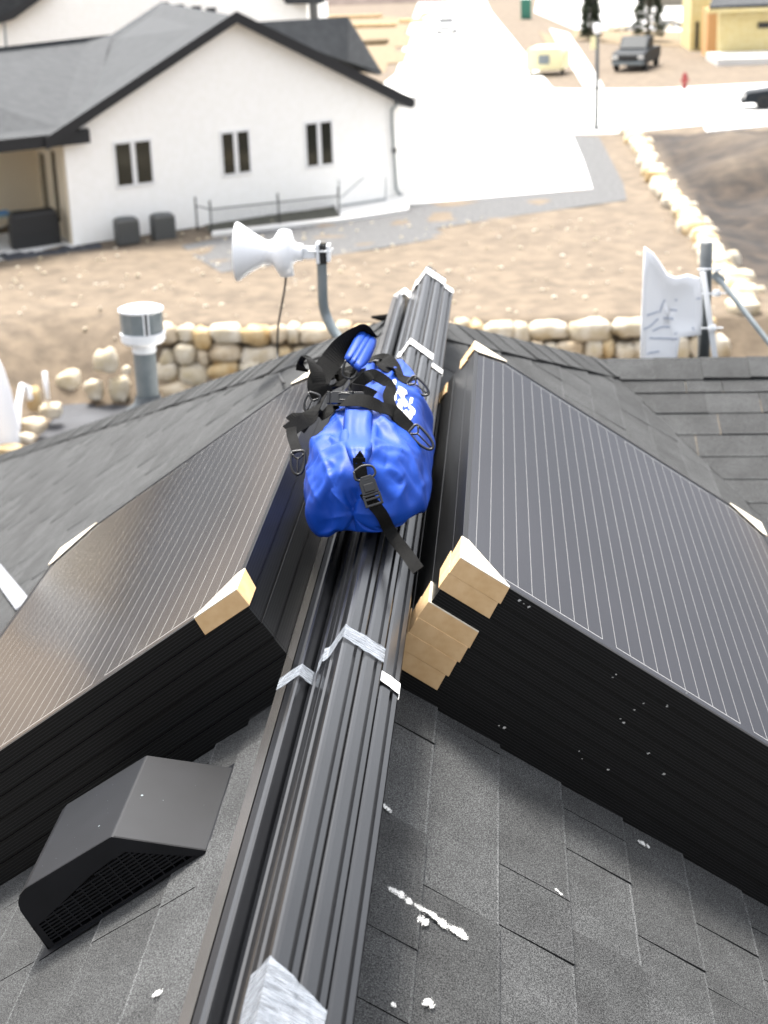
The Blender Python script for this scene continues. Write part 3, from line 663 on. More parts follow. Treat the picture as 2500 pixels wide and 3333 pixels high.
def brown(x, y):
    if x < 6.1: return 0.
    b = min(1, (x-6.1)/.4)
    if y < 44: b *= max(0, min(1, (y-38-max(0, (x-7))*.9)/1.5))
    if y > 70.5: b *= max(0, 1-(y-70.5)/.6)
    for cx, cy, r_ in ((9.0, 62, 1.3), (10.8, 57.5, 1.6), (13.5, 60, 2.2), (8.2, 56.5, .9)):
        q = ((x-cx)**2+((y-cy)*.6)**2)/r_**2
        b *= 1-.6*exp(-q*1.2)
    return b
mb = MB(); nx, ny = len(xs), len(ys)
mb.v = [V((x, y, ghill(x, y))) for y in ys for x in xs]
mb.f = [(j*nx+i, j*nx+i+1, (j+1)*nx+i+1, (j+1)*nx+i) for j in range(ny-1) for i in range(nx-1)]; mb.m = [0]*len(mb.f); mb.t = [1.]*len(mb.f)
gm = mat('bare_earth', (.085, .064, .043), .95, (.165, .126, .085), 2.2, 9, bump=(6, .45, .05), ramp=(.30, .72)); M['earth'] = gm
n, p = nodes(gm)
src = p.inputs['Base Color'].links[0].from_socket
at = n.nodes.new('ShaderNodeAttribute'); at.attribute_name = 'soil'
tc = n.nodes.new('ShaderNodeTexCoord'); t = n.nodes.new('ShaderNodeTexNoise'); t.inputs['Scale'].default_value = 1.6; t.inputs['Detail'].default_value = 7
n.links.new(tc.outputs['Object'], t.inputs['Vector'])
r = n.nodes.new('ShaderNodeValToRGB'); r.color_ramp.elements[0].position = .38; r.color_ramp.elements[1].position = .72; r.color_ramp.elements[0].color = (.010, .0068, .0045, 1); r.color_ramp.elements[1].color = (.048, .033, .0215, 1)
n.links.new(t.outputs[0], r.inputs[0])
mx = n.nodes.new('ShaderNodeMix'); mx.data_type = 'RGBA'; n.links.new(at.outputs['Fac'], mx.inputs[0]); n.links.new(src, mx.inputs[6]); n.links.new(r.outputs[0], mx.inputs[7]); n.links.new(mx.outputs[2], p.inputs['Base Color'])
o = build('ground', mb, 'earth', None, smooth=True); tag(o, kind='structure')
a = o.data.attributes.new('soil', 'FLOAT', 'POINT'); a.data.foreach_set('value', [brown(q.x, q.y) for q in mb.v])

def sheet(name, pix, h, m, kind='structure', thick=0.):
    mb = MB(); pts = [gp(x, y)+V((0, 0, h)) for x, y in pix]
    a = sum(pts[i].x*pts[(i+1) % len(pts)].y-pts[(i+1) % len(pts)].x*pts[i].y for i in range(len(pts)))
    if a < 0: pts = pts[::-1]
    mb.prism([q-V((0, 0, max(thick, .3))) for q in pts], (0, 0, max(thick, .3)))
    o = build(name, mb, m, None, origin=pts[0], fixn=True); tag(o, kind=kind); return o
sheet('gravel_bed', [(590, 800), (640, 840), (720, 888), (900, 862), (1350, 790), (1455, 770), (1418, 745), (1700, 700), (2040, 652), (2030, 600), (1950, 446), (1850, 440), (1700, 480), (1300, 600), (1100, 660), (1000, 720)], .012, 'gravel')
sheet('driveway', [(1100, 692), (1300, 672), (1928, 617), (1900, 530), (1862, 440), (1290, 452), (1000, 560)], .05, 'concrete')
sheet('road', [(1000, 470), (1700, 441), (1990, 437), (2250, 412), (2530, 378), (2530, 270), (2150, 290), (1880, 292), (1800, 290), (1760, 240), (1690, 150), (1600, 40), (1560, -40), (1380, -40), (1330, 100), (1290, 240), (1180, 330)], .034, 'concrete')
sheet('sidewalk', [(1905, 290), (1965, 285), (1905, 190), (1850, 110), (1790, 95), (1830, 170)], .06, 'concrete')
sheet('sidewalk', [(2300, 432), (2530, 410), (2530, 392), (2290, 415)], .07, 'concrete')
sheet('path', [(1870, 95), (2080, 110), (2260, 100), (2260, -60), (1760, -60), (1740, 40)], .04, 'concrete')
sheet('planting_bed', [(1755, 105), (1795, 115), (1835, 172), (1800, 165), (1780, 150)], .06, 'mulch')
sheet('planting_bed', [(1258, 210), (1315, 207), (1330, 168), (1276, 172)], .08, 'mulch')
sheet('planting_bed', [(1285, 155), (1330, 155), (1343, 112), (1296, 116)], .08, 'mulch')
sheet('planting_bed', [(1355, 72), (1400, 50), (1410, 34), (1370, 45)], .08, 'mulch')
sheet('path', [(1180, 240), (1250, 240), (1300, 140), (1345, 60), (1200, 50), (1100, 60)], .03, 'mulch')
sheet('lawn', [(1870, 130), (1950, 140), (2100, 150), (2240, 152), (2240, 105), (2080, 100), (1860, 98)], .05, 'mulch')
# lower terrace fabric and patio slab
mb = MB()
for j in range(12):
    for i in range(16):
        pass
gx, gy = 26, 22; vs = []
for j in range(gy+1):
    for i in range(gx+1):
        x = -10.2+i*.25; y = 29.5+j*.255; vs.append(V((max(x, -9.9+.35*(35-y)*0.2), y, -8.60+.05*noise.noise(V((x*1.3, y*1.3, 0)))+.02)))
mb.add(vs, [(j*(gx+1)+i, j*(gx+1)+i+1, (j+1)*(gx+1)+i+1, (j+1)*(gx+1)+i) for j in range(gy) for i in range(gx)])
tag(build('landscape_fabric', mb, 'fabric', None, origin=(-7, 32, -8.6), smooth=True), 'dark grey landscape fabric spread below the boulder wall at left', 'fabric sheet')
# hills ring beyond the houses, added out of view to shape the panels' reflections
mb = MB(); k = 90; vs = []
for j, (rad, hh) in enumerate(((420, -8), (700, 40), (1000, 150), (1500, 330), (2400, 420))):
    for i in range(k+1):
        a = -pi*.75+1.5*pi*i/k; h_ = hh if j == 0 else hh*(1+.55*noise.noise(V((cos(a)*2.2, sin(a)*2.2, j*.4)))+.15*noise.noise(V((a*9, j, 1))))
        vs.append(V((sin(a)*rad, cos(a)*rad, h_)))
mb.add(vs, [(j*(k+1)+i, j*(k+1)+i+1, (j+1)*(k+1)+i+1, (j+1)*(k+1)+i) for j in range(4) for i in range(k)])
tag(build('unseen_hills', mb, 'hillmat', None, smooth=True), kind='structure')

# ================================================================== BOULDERS
def boulder_mesh(mb, c, rx, ry, rz, seed, m=0, rot=0., nu=12, nv=8):
    rnd = random.Random(seed); o = len(mb.v); e = .55+.2*rnd.random(); off = V((rnd.random()*50, rnd.random()*50, 0))
    def sp(x): return (abs(x)**e)*(1 if x >= 0 else -1)
    for j in range(nv+1):
        ph = -pi/2+pi*j/nv
        for i in range(nu):
            th = 2*pi*i/nu; d = V((sp(cos(ph))*sp(cos(th)), sp(cos(ph))*sp(sin(th)), sp(sin(ph))))
            d *= 1+.34*noise.noise(d*1.5+off)+.08*noise.noise(d*4+off)
            q = V((d.x*rx, d.y*ry, d.z*rz)); q = V((q.x*cos(rot)-q.y*sin(rot), q.x*sin(rot)+q.y*cos(rot), q.z)); mb.v.append(V(c)+q)
    for j in range(nv):
        for i in range(nu): mb.f.append((o+j*nu+i, o+j*nu+(i+1) % nu, o+(j+1)*nu+(i+1) % nu, o+(j+1)*nu+i)); mb.m.append(m); mb.t.append(1.)
rnd = random.Random(5)
mb = MB(); x = -7.9; 
for row in range(4):
    z = GZ-1.45+row*.43; x = -7.9+rnd.random()*.4
    if row == 3: z += .03
    while x < 4.9:
        w_ = rnd.choice((rnd.uniform(.24, .4), rnd.uniform(.4, .7), rnd.uniform(.6, .95))); h_ = rnd.uniform(.36, .52)
        boulder_mesh(mb, (x+w_/2, WY-.12*(3-row)*.6+rnd.uniform(-.06, .06), z+rnd.uniform(-.06, .06)), w_/2*1.06, .32, h_/2*1.06, rnd.randint(0, 9999), rnd.choice((0, 0, 1, 1, 2, 3)), rnd.uniform(-.12, .12))
        x += w_
M['stone3'] = mat('ochre_boulder', (.42, .28, .12), .9, (.56, .45, .28), 2.5, 5, bump=(9, .5, .05)); M['stone4'] = mat('pinkish_boulder', (.40, .31, .20), .9, (.56, .48, .36), 2.5, 5, bump=(9, .5, .05))
SM = ['stone', 'stone2', 'stone3', 'stone4']
tag(build('boulder_wall', mb, SM, None, origin=(-1, WY, GZ-1.6), smooth=True), 'long dry stacked wall of pale yellow boulders across the yard, behind our roof', 'retaining wall')
mb = MB(); t = 0
y = 35.8
while y < 71.5:
    l_ = rnd.uniform(.5, .95); xx = 5.85+ .25*math.sin(y*.2)*.3
    boulder_mesh(mb, (xx+rnd.uniform(-.12, .12), y+l_/2, GZ+.08+rnd.uniform(-.08, .06)), rnd.uniform(.26, .42), l_/2*1.1, .26, rnd.randint(0, 9999), rnd.choice((0, 1, 1, 2)), rnd.uniform(-.3, .3))
    if y < 60 and rnd.random() < 0: boulder_mesh(mb, (xx-.55+rnd.uniform(-.1, .1), y+l_/2, GZ-.02), .3, l_/2*.8, .2, rnd.randint(0, 9999), rnd.choice((0, 1)), rnd.uniform(-.4, .4))
    if rnd.random() < .12: boulder_mesh(mb, (xx+.5, y+l_/2, GZ-.2), .3, l_/2*.8, .28, rnd.randint(0, 9999), rnd.choice((0, 1)), rnd.uniform(-.4, .4))
    y += l_*.92
tag(build('boulder_wall', mb, SM, None, origin=(5.9, 50, GZ), smooth=True), 'line of boulders running away between the tan yard and the brown dirt lot', 'retaining wall')
LB = [('big pale boulder, uppermost of those left of the flue pipe', 345, 1175, 82, 78, 1), ('tall yellowish boulder immediately left of the flue pipe', 388, 1265, 70, 82, 1), ('tan boulder between two pale ones, left of the flue pipe', 308, 1268, 62, 66, 0),
      ('lumpy white boulder on the dirt bank, right of the thin white stake', 228, 1248, 82, 80, 1), ('flat pale slab boulder at the edge of the dark fabric', 165, 1335, 78, 48, 1), ('greyish slab boulder lower down beside the dark fabric', 108, 1385, 90, 50, 3),
      ('small pale boulder under the greyish slab at left', 85, 1425, 62, 30, 1), ('long yellow boulder lying at the left frame edge', 35, 1462, 88, 30, 2), ('upright yellowish boulder beside the white stake', 110, 1300, 46, 80, 2),
      ('small grey boulder at the very edge near the roof, lower left', 30, 1492, 60, 26, 3), ('small cream stone above the boulders beside the flue pipe', 412, 1205, 30, 28, 1), ('small white stone close by the flue pipe', 425, 1252, 28, 20, 1), ('low white stone at the foot of the boulder wall near the flue pipe', 560, 1322, 34, 16, 1)]
for i, (lab, x_, y_, w_, h_, m_) in enumerate(LB):
    z_ = GZ-1.25 if y_ > 1220 else GZ-.6
    c = onz(x_, y_, z_); k = c.y/FPX; mb = MB(); boulder_mesh(mb, c, w_*k/2, w_*k*.45, h_*k/2, 77+i, 0, rnd.uniform(-.3, .3), 14, 10)
    tag(build('boulder', mb, SM[m_], None, origin=c-V((0, 0, h_*k/2)), smooth=True), lab, 'boulder', 'loose boulders on the dirt bank')
mb = MB(); c = onz(12, 1440, -8.3)
mb.lathe(c, [(.36, 0), (.34, .5), (.27, 1.1), (.18, 1.55), (.07, 1.85), (0, 1.9)], 16)
tag(build('wrapped_bundle', mb, 'white_plastic', None, origin=c, smooth=True), 'tall white tapering bundle at the left edge, above the dark fabric', 'bundle')
mb = MB(); mb.tube([onz(57, 1400, -8.2), onz(60, 1320, -7.9), onz(72, 1255, -7.6), onz(90, 1262, -7.7), onz(98, 1300, -7.9)], .07, 10)
tag(build('white_hose', mb, 'white_plastic', None, origin=onz(57, 1400, -8.2), smooth=True), 'white curved tube arching next to the tall white bundle', 'hose')
mb = MB(); c = onz(155, 1300, -8.0); mb.tube([c, c+V((0, 0, .62))], .055, 10)
tag(build('stake', mb, 'white_plastic', None, origin=c, smooth=True), 'thin white stake standing among the boulders at left', 'stake')
# scattered stones in the soil: nobody could count them
mb = MB(); rn = random.Random(3)
for i in range(900):
    x = rn.uniform(-16, 16); y = rn.uniform(36, 60)
    if -10 < x < 6.2 and y > 50: continue
    if x > 6.2: continue
    r_ = rn.uniform(.02, .07); boulder_mesh(mb, (x, y, ghill(x, y)+r_*.3), r_, r_, r_*.7, i, rn.choice((0, 1)), 0, 6, 4)
tag(build('dirt_stones', mb, SM, None, origin=(0, 48, GZ)), 'small stones and clods scattered over the bare soil', 'stones', kind='stuff')

# ================================================================== NEIGHBOUR'S HOUSE
HA = gp(240, 800); HB = gp(1290, 640); hd = (HB-HA).normalized(); hb = V((sin(R(-25)), cos(R(-25)), 0)); hn = V((hd.y, -hd.x, 0)); W_ = (HB-HA).length
def hp_(t, b, z): return HA+hd*t+hb*b+V((0, 0, z))
nh = empty('white_gable_house', HA, 'white stucco house with a charcoal roofed gable and three twin windows', 'house')
mb = MB(); AP = 6.12; EV = 3.28
gab = [(0, 0), (W_, 0), (W_, EV), (AP, 6.12), (0, EV)]
mb.prism([hp_(t_, 0, z_) for t_, z_ in gab], hb*.35); mb.prism([hp_(.05, .3, 0), hp_(W_-.05, .3, 0), hp_(W_-.05, .3, EV-.4), hp_(.05, .3, EV-.4)], hb*13)
build('wall', mb, 'stucco', nh, fixn=True)
mb = MB()                                        # patio recess: back wall and slab
mb.prism([hp_(-9, 5.2, 0), hp_(-.02, 5.2, 0), hp_(-.02, 5.2, 3.2), hp_(-9, 5.2, 3.2)], hb*.2); mb.prism([hp_(-.02, .05, .02), hp_(-.02, 5.2, .02), hp_(-.02, 5.2, 3.15), hp_(-.02, .05, 3.15)], -hd*.03)
build('patio_wall', mb, 'cream', nh, fixn=True)
mb = MB(); mb.prism([hp_(-9, -.6, -.3), hp_(.2, -.6, -.3), hp_(.2, 5.2, -.3), hp_(-9, 5.2, -.3)], (0, 0, .34)); build('patio_slab', mb, 'concrete', nh, fixn=True)
for (b0, b1, z0, z1) in ((1.5, 2.1, .5, 2.6), (3.6, 4.4, .1, 2.3)):
    mb = MB(); mb.prism([hp_(-.06, b0, z0), hp_(-.06, b1, z0), hp_(-.06, b1, z1), hp_(-.06, b0, z1)], -hd*.03); build('side_window', mb, 'win', nh, fixn=True)
def slab(pts, th, m_, name, par):
    mb = MB(); mb.prism(pts, (0, 0, th)); return build(name, mb, m_, par, fixn=True)
OV = -.45
sl_r = (6.12-EV)/(W_-AP); sl_l = (6.12-EV)/AP
TZ = 6.30
rb = 14.2
R1 = gp(523, 7, GZ+6.25); J_ = gp(363, 112, GZ+5.4); JL = gp(-420, 200, GZ+5.4); AF = hp_(AP, OV, TZ-.05)
slab([AF, hp_(W_+.55, OV, TZ-.1-sl_r*(W_+.55-AP)), hp_(W_+.55, rb, TZ-.1-sl_r*(W_+.55-AP)), R1], -.16, 'far_shingle', 'roof_slope', nh)
slab([AF, hp_(-.6, OV, TZ-.1-sl_l*(AP+.6)), J_, R1], -.16, 'far_shingle', 'roof_slope', nh)
slab([R1, J_, J_+hb*8+V((0, 0, -2)), hp_(W_+.55, rb+5, 3.2)], -.16, 'far_shingle', 'roof_slope', nh)
mb = MB(); b0 = OV-.03
for (ta, za, tb_, zb) in ((AP, TZ, W_+.6, TZ-sl_r*(W_+.6-AP)), (AP, TZ, -.65, TZ-sl_l*(AP+.65))):
    mb.prism([hp_(ta, b0, za+.10), hp_(tb_, b0, zb+.10), hp_(tb_, b0, zb-.24), hp_(ta, b0, za-.24)], hb*.04)
mb.prism([hp_(W_+.6, b0, TZ-sl_r*(W_+.6-AP)+.06), hp_(W_+.6, rb, TZ-sl_r*(W_+.6-AP)+.06), hp_(W_+.6, rb, TZ-sl_r*(W_+.6-AP)-.2), hp_(W_+.6, b0, TZ-sl_r*(W_+.6-AP)-.2)], hd*.1)
build('fascia', mb, 'fascia', nh, fixn=True)
mb = MB()
for (ta, za, tb_, zb) in ((AP, TZ-.12, W_+.5, TZ-.12-sl_r*(W_+.5-AP)), (AP, TZ-.12, -.55, TZ-.12-sl_l*(AP+.55))):
    mb.prism([hp_(ta, OV, za), hp_(tb_, OV, zb), hp_(tb_, 0, zb), hp_(ta, 0, za)], (0, 0, -.015))
build('soffit', mb, 'cream', nh, fixn=True)
# left wing roof over the patio
slab([hp_(.75, -.35, 3.30), hp_(-13, -.35, 3.30), JL, J_], -.15, 'far_shingle', 'wing_roof', nh)
slab([JL, J_, J_+hb*7+V((0, 0, -2)), JL+hb*7+V((0, 0, -2))], -.15, 'far_shingle', 'wing_roof', nh)
mb = MB(); mb.prism([hp_(.8, -.40, 3.34), hp_(-11, -.40, 3.34), hp_(-11, -.40, 2.98), hp_(.8, -.40, 2.98)], hb*.09); build('gutter', mb, 'fascia', nh, fixn=True)
mb = MB(); mb.prism([hp_(-11, 5.4, 0), hp_(5, 5.4, 0), hp_(5, 5.4, 3.1), hp_(-11, 5.4, 3.1)], hb*12); build('wing_wall', mb, 'stucco', nh, fixn=True)
# hipped wing behind on the right
e0 = 3.25; rz = 5.75
r0_, r1_, C2b, C4 = gp(760, 82, GZ+5.4), gp(1130, 59, GZ+5.4), gp(1242, 242, GZ+3.35), gp(1130, 205, GZ+3.75)
mb = MB(); mb.add([r0_, r1_, C2b, C4], [(0, 1, 2, 3)]); mb.add([r1_, C2b, C2b+hb*7], [(0, 1, 2)]); mb.add([r0_, r1_, C2b+hb*7, r0_+hb*6+V((0, 0, -2))], [(0, 1, 2, 3)])
o = build('hip_roof', mb, 'far_shingle', nh); md = o.modifiers.new('th', 'SOLIDIFY'); md.thickness = .12
mb = MB(); mb.prism([hp_(W_-.2, .9, 0), hp_(W_+1.6, .9, 0), hp_(W_+1.6, .9, 3.2), hp_(W_-.2, .9, 3.2)], hb*8); build('hip_wall', mb, 'stucco', nh, fixn=True)
mb = MB(); mb.prism([gp(1190, 228, GZ+3.5), gp(1355, 262, GZ+3.5), gp(1355, 262, GZ+3.28), gp(1190, 228, GZ+3.2)], hb*1.2); build('porch_fascia', mb, 'fascia', nh, fixn=True)
# windows
def hwin(x0, y0, x1, y1):
    n_ = hn
    a = onplane(x0, y0, HA, n_); b = onplane(x1, y1, HA, n_); t0, z0 = (a-HA).dot(hd), a.z-GZ; t1, z1 = (b-HA).dot(hd), b.z-GZ
    z0, z1 = max(z0, z1), min(z0, z1); fr = MB(); fr.prism([hp_(t0-.08, -.0, z0+.08), hp_(t1+.08, 0, z0+.08), hp_(t1+.08, 0, z1-.08), hp_(t0-.08, 0, z1-.08)], hn*.04)
    o = build('window', fr, 'winframe', nh, fixn=True); pn = MB(); tm = (t0+t1)/2
    for (u0, u1) in ((t0, tm-.085), (tm+.085, t1)): pn.prism([hp_(u0, 0, z0)+hn*.042, hp_(u1, 0, z0)+hn*.042, hp_(u1, 0, z1)+hn*.042, hp_(u0, 0, z1)+hn*.042], hn*.01)
    q = build('pane', pn, 'win', None, fixn=True, origin=nh.location); q.location = (0, 0, 0); q.parent = o
hwin(372, 470, 495, 590); hwin(720, 436, 812, 556); hwin(994, 405, 1080, 530)
# roof vents, downspout
for x_, y_ in ((535, 20), (585, 28), (640, 34), (688, 40)):
    mb = MB(); c = gp(x_, y_, GZ+6.05); mb.abox(c-V((.16, .16, .1)), c+V((.16, .16, .16))); build('ridge_vent', mb, 'fascia', nh)
mb2 = MB(); c = gp(545, 115, GZ+5.2); mb2.tube([c, c+V((0, 0, .8))], .05, 8); build('roof_pipe', mb2, 'fascia', nh)
mb = MB(); y_ = lambda x, yy: onplane(x, yy, HA+hn*.12, hn)
mb.tube([y_(1310, 318), y_(1292, 338), y_(1276, 358), y_(1276, 395), y_(1290, 615), y_(1300, 632), y_(1312, 636)], .05, 8); build('downspout', mb, 'galv', nh, smooth=True)
c1 = onplane(1283, 490, HA+hn*.15, hn); mb = MB(); mb.abox(c1-V((.08, .03, .08)), c1+V((.08, .03, .08))); build('tap_box', mb, 'ac', nh)
# things along its wall
for i, (x_, y_) in enumerate(((416, 792), (533, 778))):
    c = gp(x_, y_)+V((0, 0, 0)); mb = MB(); s_ = .36
    t = empty('condenser_unit', c, ('left' if i == 0 else 'right')+' grey air conditioning condenser at the foot of the white gable wall', 'air conditioner', 'air conditioners by the white house')
    mb.box(c+V((0, 0, .37)), hd*s_, hb*s_, (0, 0, .37)); build('casing', mb, 'ac', t, bevel=.05)
    mb = MB(); mb.lathe(c+V((0, 0, .74)), [(.30, 0), (.30, .03), (.05, .05), (0, .05)], 16); build('fan_grille', mb, 'galv_dark', t)
    mb = MB()
    for j in range(12): mb.box(c+V((0, 0, .08+j*.05)), hd*(s_+.008), hb*(s_+.008), (0, 0, .006))
    build('louvre', mb, 'galv_dark', t)
c = gp(118, 802); mb = MB(); vs = []
for z_, s_ in ((0.04, .78), (.5, .80), (.95, .76), (1.08, .66)):
    for (i, j) in ((-1, -1), (1, -1), (1, 1), (-1, 1)): vs.append(c+hd*i*s_+hb*j*.34*s_/.78+V((0, 0, z_)))
mb.add(vs, [(j*4+i, j*4+(i+1) % 4, (j+1)*4+(i+1) % 4, (j+1)*4+i) for j in range(3) for i in range(4)]+[(12, 13, 14, 15)])
tag(build('covered_grill', mb, 'blackm', None, origin=c, bevel=.06, fixn=True), 'barbecue grill under a black cover on the patio edge', 'grill')
c = gp(8, 790)+hb*.4; pt = empty('picnic_table', c, 'grey green wooden table at the left edge beside the covered grill', 'table')
mb = MB(); mb.box(c+V((0, 0, .76)), hd*.9, hb*.4, (0, 0, .03)); build('table_top', mb, 'tablemat', pt)
for s_ in (-1, 1):
    mb = MB()
    for k_ in (-1, 1):
        a, b = c+hd*.65*s_+hb*.38*k_, c+hd*.65*s_-hb*.1*k_+V((0, 0, .74)); mb.tube([a, b], .045, 6)
    build('leg', mb, 'tablemat', pt)
mb = MB(); mb.box(c+V((0, 0, .84)), hd*.35, hb*.25, (0, 0, .04)); tag(build('folded_cloth', mb, 'bluemat', None, origin=c+V((0, 0, .8)), bevel=.02), 'blue folded cloth lying on the grey green table', 'cloth')
mb = MB(); a, b = gp(-20, 840), gp(325, 805)
n_ = 24; vs = []
for i in range(n_+1):
    f_ = i/n_; q = a.lerp(b, f_); wv_ = .55 if f_ < .6 else .55*(1-(f_-.6)/.4)*.6+.1
    d_ = V((hd.y, -hd.x, 0))
    for k_, zz in ((0, .02), (.3, .10), (.6, .16), (1, .01)): vs.append(q+d_*wv_*(k_*1.6)*(1+.4*noise.noise(V((i*.7, k_*3, 0))))+V((0, 0, zz*(1+.9*noise.noise(V((i*.9, k_*4, 2)))))))
mb.add(vs, [(i*4+k_, i*4+k_+1, (i+1)*4+k_+1, (i+1)*4+k_) for i in range(n_) for k_ in range(3)])
tag(build('fabric_roll', mb, 'fabric', None, origin=a, smooth=True), 'rumpled dark fabric strip along the patio edge in front of the black grill', 'fabric sheet')
# window well with black railing
A0, A1 = gp(690, 765), gp(1105, 718); B0 = gp(643, 752); d0 = (A1-A0).normalized()
rl = empty('well_railing', A0, 'black metal railing around the basement window well at the white gable wall', 'railing')
mb = MB(); L_ = (A1-A0).length
for i in range(34): q = A0+d0*L_*i/33; mb.tube([q, q+V((0, 0, .78))], .012, 5)
build('picket', mb, 'blackm', rl)
for q in (A0, A0+d0*L_*.52, A1, B0): 
    mb = MB(); mb.tube([q, q+V((0, 0, 1.05))], .03, 6); build('post', mb, 'blackm', rl)
mb = MB()
for z_ in (.78, .08): mb.tube([B0+V((0, 0, z_)), A0+V((0, 0, z_)), A1+V((0, 0, z_))], .02, 6)
build('rail', mb, 'blackm', rl)
sheet('window_well', [(650, 716), (690, 763), (1105, 716), (1104, 676), (900, 698)], .03, 'well')
sheet('curb', [(690, 772), (1105, 725), (1330, 690), (1330, 664), (1310, 664), (1100, 700), (1100, 716), (690, 762)], .10, 'concrete')
t = empty('yard_railing', gp(1105, 700), 'thin grey railing with a slanting rail right of the window well', 'railing'); mb = MB()
for x_, y0_, y1_ in ((1103, 710, 585), (1255, 655, 575)):
    q = gp(x_, y0_); mb.tube([q, onplane(x_, y1_, q, V((0, 1, 0)))], .02, 6)
build('post', mb, 'galv', t); mb = MB(); q = gp(1103, 690)
mb.tube([onplane(1108, 645, q, V((0, 1, 0))), onplane(1185, 577, q, V((0, 1, 0)))], .018, 6); mb.tube([gp(1110, 670, GZ+.1), gp(1255, 648, GZ+.1)], .03, 6); build('rail', mb, 'galv', t)

# ================================================================== FARTHER HOUSES
h2 = empty('white_two_storey_house', gp(60, 380), 'tall white house behind the gabled one, cut by the top of the picture', 'house')
YH = 82.; a = aty(-30, 330, YH); b = aty(1012, 330, YH)
mb = MB(); mb.abox((a.x, YH, GZ), (b.x, YH+10, 2.2)); build('wall', mb, 'stucco', h2)
mb = MB(); q0, q1, q2, q3 = aty(-60, -60, YH-.6), aty(150, -40, YH-.6), aty(30, 55, YH-.6), aty(-60, 75, YH-.6)
mb.prism([q0, q1, q2, q3], (0, 3, 0)); build('roof_corner', mb, 'far_shingle', h2, fixn=True)
mb = MB(); mb.prism([aty(150, -40, YH-.64), aty(168, -28, YH-.64), aty(45, 62, YH-.64), aty(22, 70, YH-.64), aty(-60, 95, YH-.64), aty(-60, 68, YH-.64), aty(24, 42, YH-.64)], (0, .1, 0)); build('fascia', mb, 'fascia', h2, fixn=True)
mb = MB(); mb.prism([aty(905, -30, YH-1), aty(1075, -30, YH-1), aty(1045, 12, YH-1), aty(930, 14, YH-1)], (0, 2, 0)); build('porch_roof', mb, 'far_shingle', h2, fixn=True)
mb = MB(); q = gp(1023, 120); q = aty(1023, 55, YH); mb.tube([aty(1023, 75, YH-.8), aty(1020, 5, YH-.8)], .22, 8); build('column', mb, 'ac', h2)
mb = MB(); mb.tube([aty(14, 75, YH-.7), aty(20, 150, YH-.7)], .06, 6); build('downspout', mb, 'galv', h2)
# house under construction
h3 = empty('unfinished_house', gp(2400, 190), 'unfinished house sheathed in yellow boards with one orange panel, top right', 'house')
c = gp(2338, 192); z_ = lambda x, y: aty(x, y, c.y)
mb = MB(); a0 = z_(2338, 188); a1 = z_(2540, 178); ht = z_(2338, 42).z
mb.prism([V((a0.x, c.y, GZ)), V((a1.x+6, c.y+.5, GZ)), V((a1.x+6, c.y+.5, ht)), V((a0.x, c.y, ht))], (0, 7, 0)); build('wall', mb, 'osb', h3, fixn=True)
c2 = gp(2308, 188); mb = MB(); q0 = aty(2302, 185, c2.y-.0); q1 = aty(2338, 185, c2.y); mb.prism([V((q0.x, c2.y+.3, GZ)), V((q1.x, c2.y-.1, GZ)), V((q1.x, c2.y-.1, aty(2320, 30, c2.y).z)), V((q0.x, c2.y+.3, aty(2320, 30, c2.y).z))], (0, 3, 0)); build('orange_panel', mb, 'osb2', h3, fixn=True)
cy = gp(2250, 165).y; mb = MB(); mb.abox((aty(2246, 160, cy).x, cy, GZ), (aty(2312, 160, cy).x, cy+6, aty(2250, -60, cy).z)); build('tall_wall', mb, 'osb', h3)
mb = MB(); a, b = aty(2262, 160, cy-.05), aty(2276, 70, cy-.05); mb.abox((a.x, cy-.06, a.z), (b.x, cy-.03, b.z)); build('opening', mb, 'blackm', h3)
mb = MB(); a, b = aty(2468, 92, c.y-.1), aty(2540, 72, c.y-.1); mb.abox((a.x, c.y-.04, a.z), (b.x, c.y+.4, b.z)); build('window_opening', mb, 'blackm', h3)
mb = MB(); r_ = [aty(2308, 34, c.y-1), aty(2560, 22, c.y-1), aty(2560, -50, c.y+4), aty(2340, -50, c.y+4)]; mb.prism(r_, (0, 0, .25)); build('roof', mb, 'far_shingle', h3, fixn=True)
mb = MB(); mb.prism([aty(2300, 44, c.y-1.02), aty(2560, 33, c.y-1.02), aty(2560, 22, c.y-1.02), aty(2304, 30, c.y-1.02)], (0, .3, 0)); build('eave_board', mb, 'osb', h3, fixn=True)
mb = MB(); q = gp(2338, 215); mb.abox((aty(2335, 200, q.y).x, q.y, GZ), (aty(2560, 200, q.y).x+4, c.y-.02, GZ+.45)); build('foundation', mb, 'concrete', h3)
# street furniture
c = gp(1941, 424); sl = empty('street_lamp', c, 'thin grey street lamp post with a small sign plate, at the road edge', 'street lamp')
tp = aty(1944, 110, c.y); mb = MB(); mb.tube([c, V((c.x, c.y, tp.z))], [.10, .075], 8); mb.lathe(c, [(.18, 0), (.14, .12), (.08, .2)], 10); build('pole', mb, 'galv_dark', sl, smooth=True)
mb = MB(); q = V((c.x, c.y, tp.z)); mb.lathe(q, [(.06, 0), (.17, .08), (.2, .3), (.12, .42), (0, .46)], 12); build('lamp_head', mb, 'white_plastic', sl, smooth=True)
mb = MB(); q0, q1 = aty(1922, 118, c.y-.08), aty(1940, 160, c.y-.08); mb.abox((q0.x, c.y-.1, q1.z), (q1.x, c.y-.07, q0.z)); build('sign_plate', mb, 'paleyellow', sl)
c = gp(2228, 292); mb = MB(); mb.lathe(c, [(.17, 0), (.17, .06), (.12, .08), (.12, .62), (.17, .64), (.17, .70), (.13, .82), (.05, .9), (.05, .96), (0, .96)], 14); mb.tube([c+V((-.24, 0, .5)), c+V((.24, 0, .5))], .07, 8)
tag(build('fire_hydrant', mb, 'red', None, origin=c, smooth=True), 'small red fire hydrant on the far side of the road', 'fire hydrant')
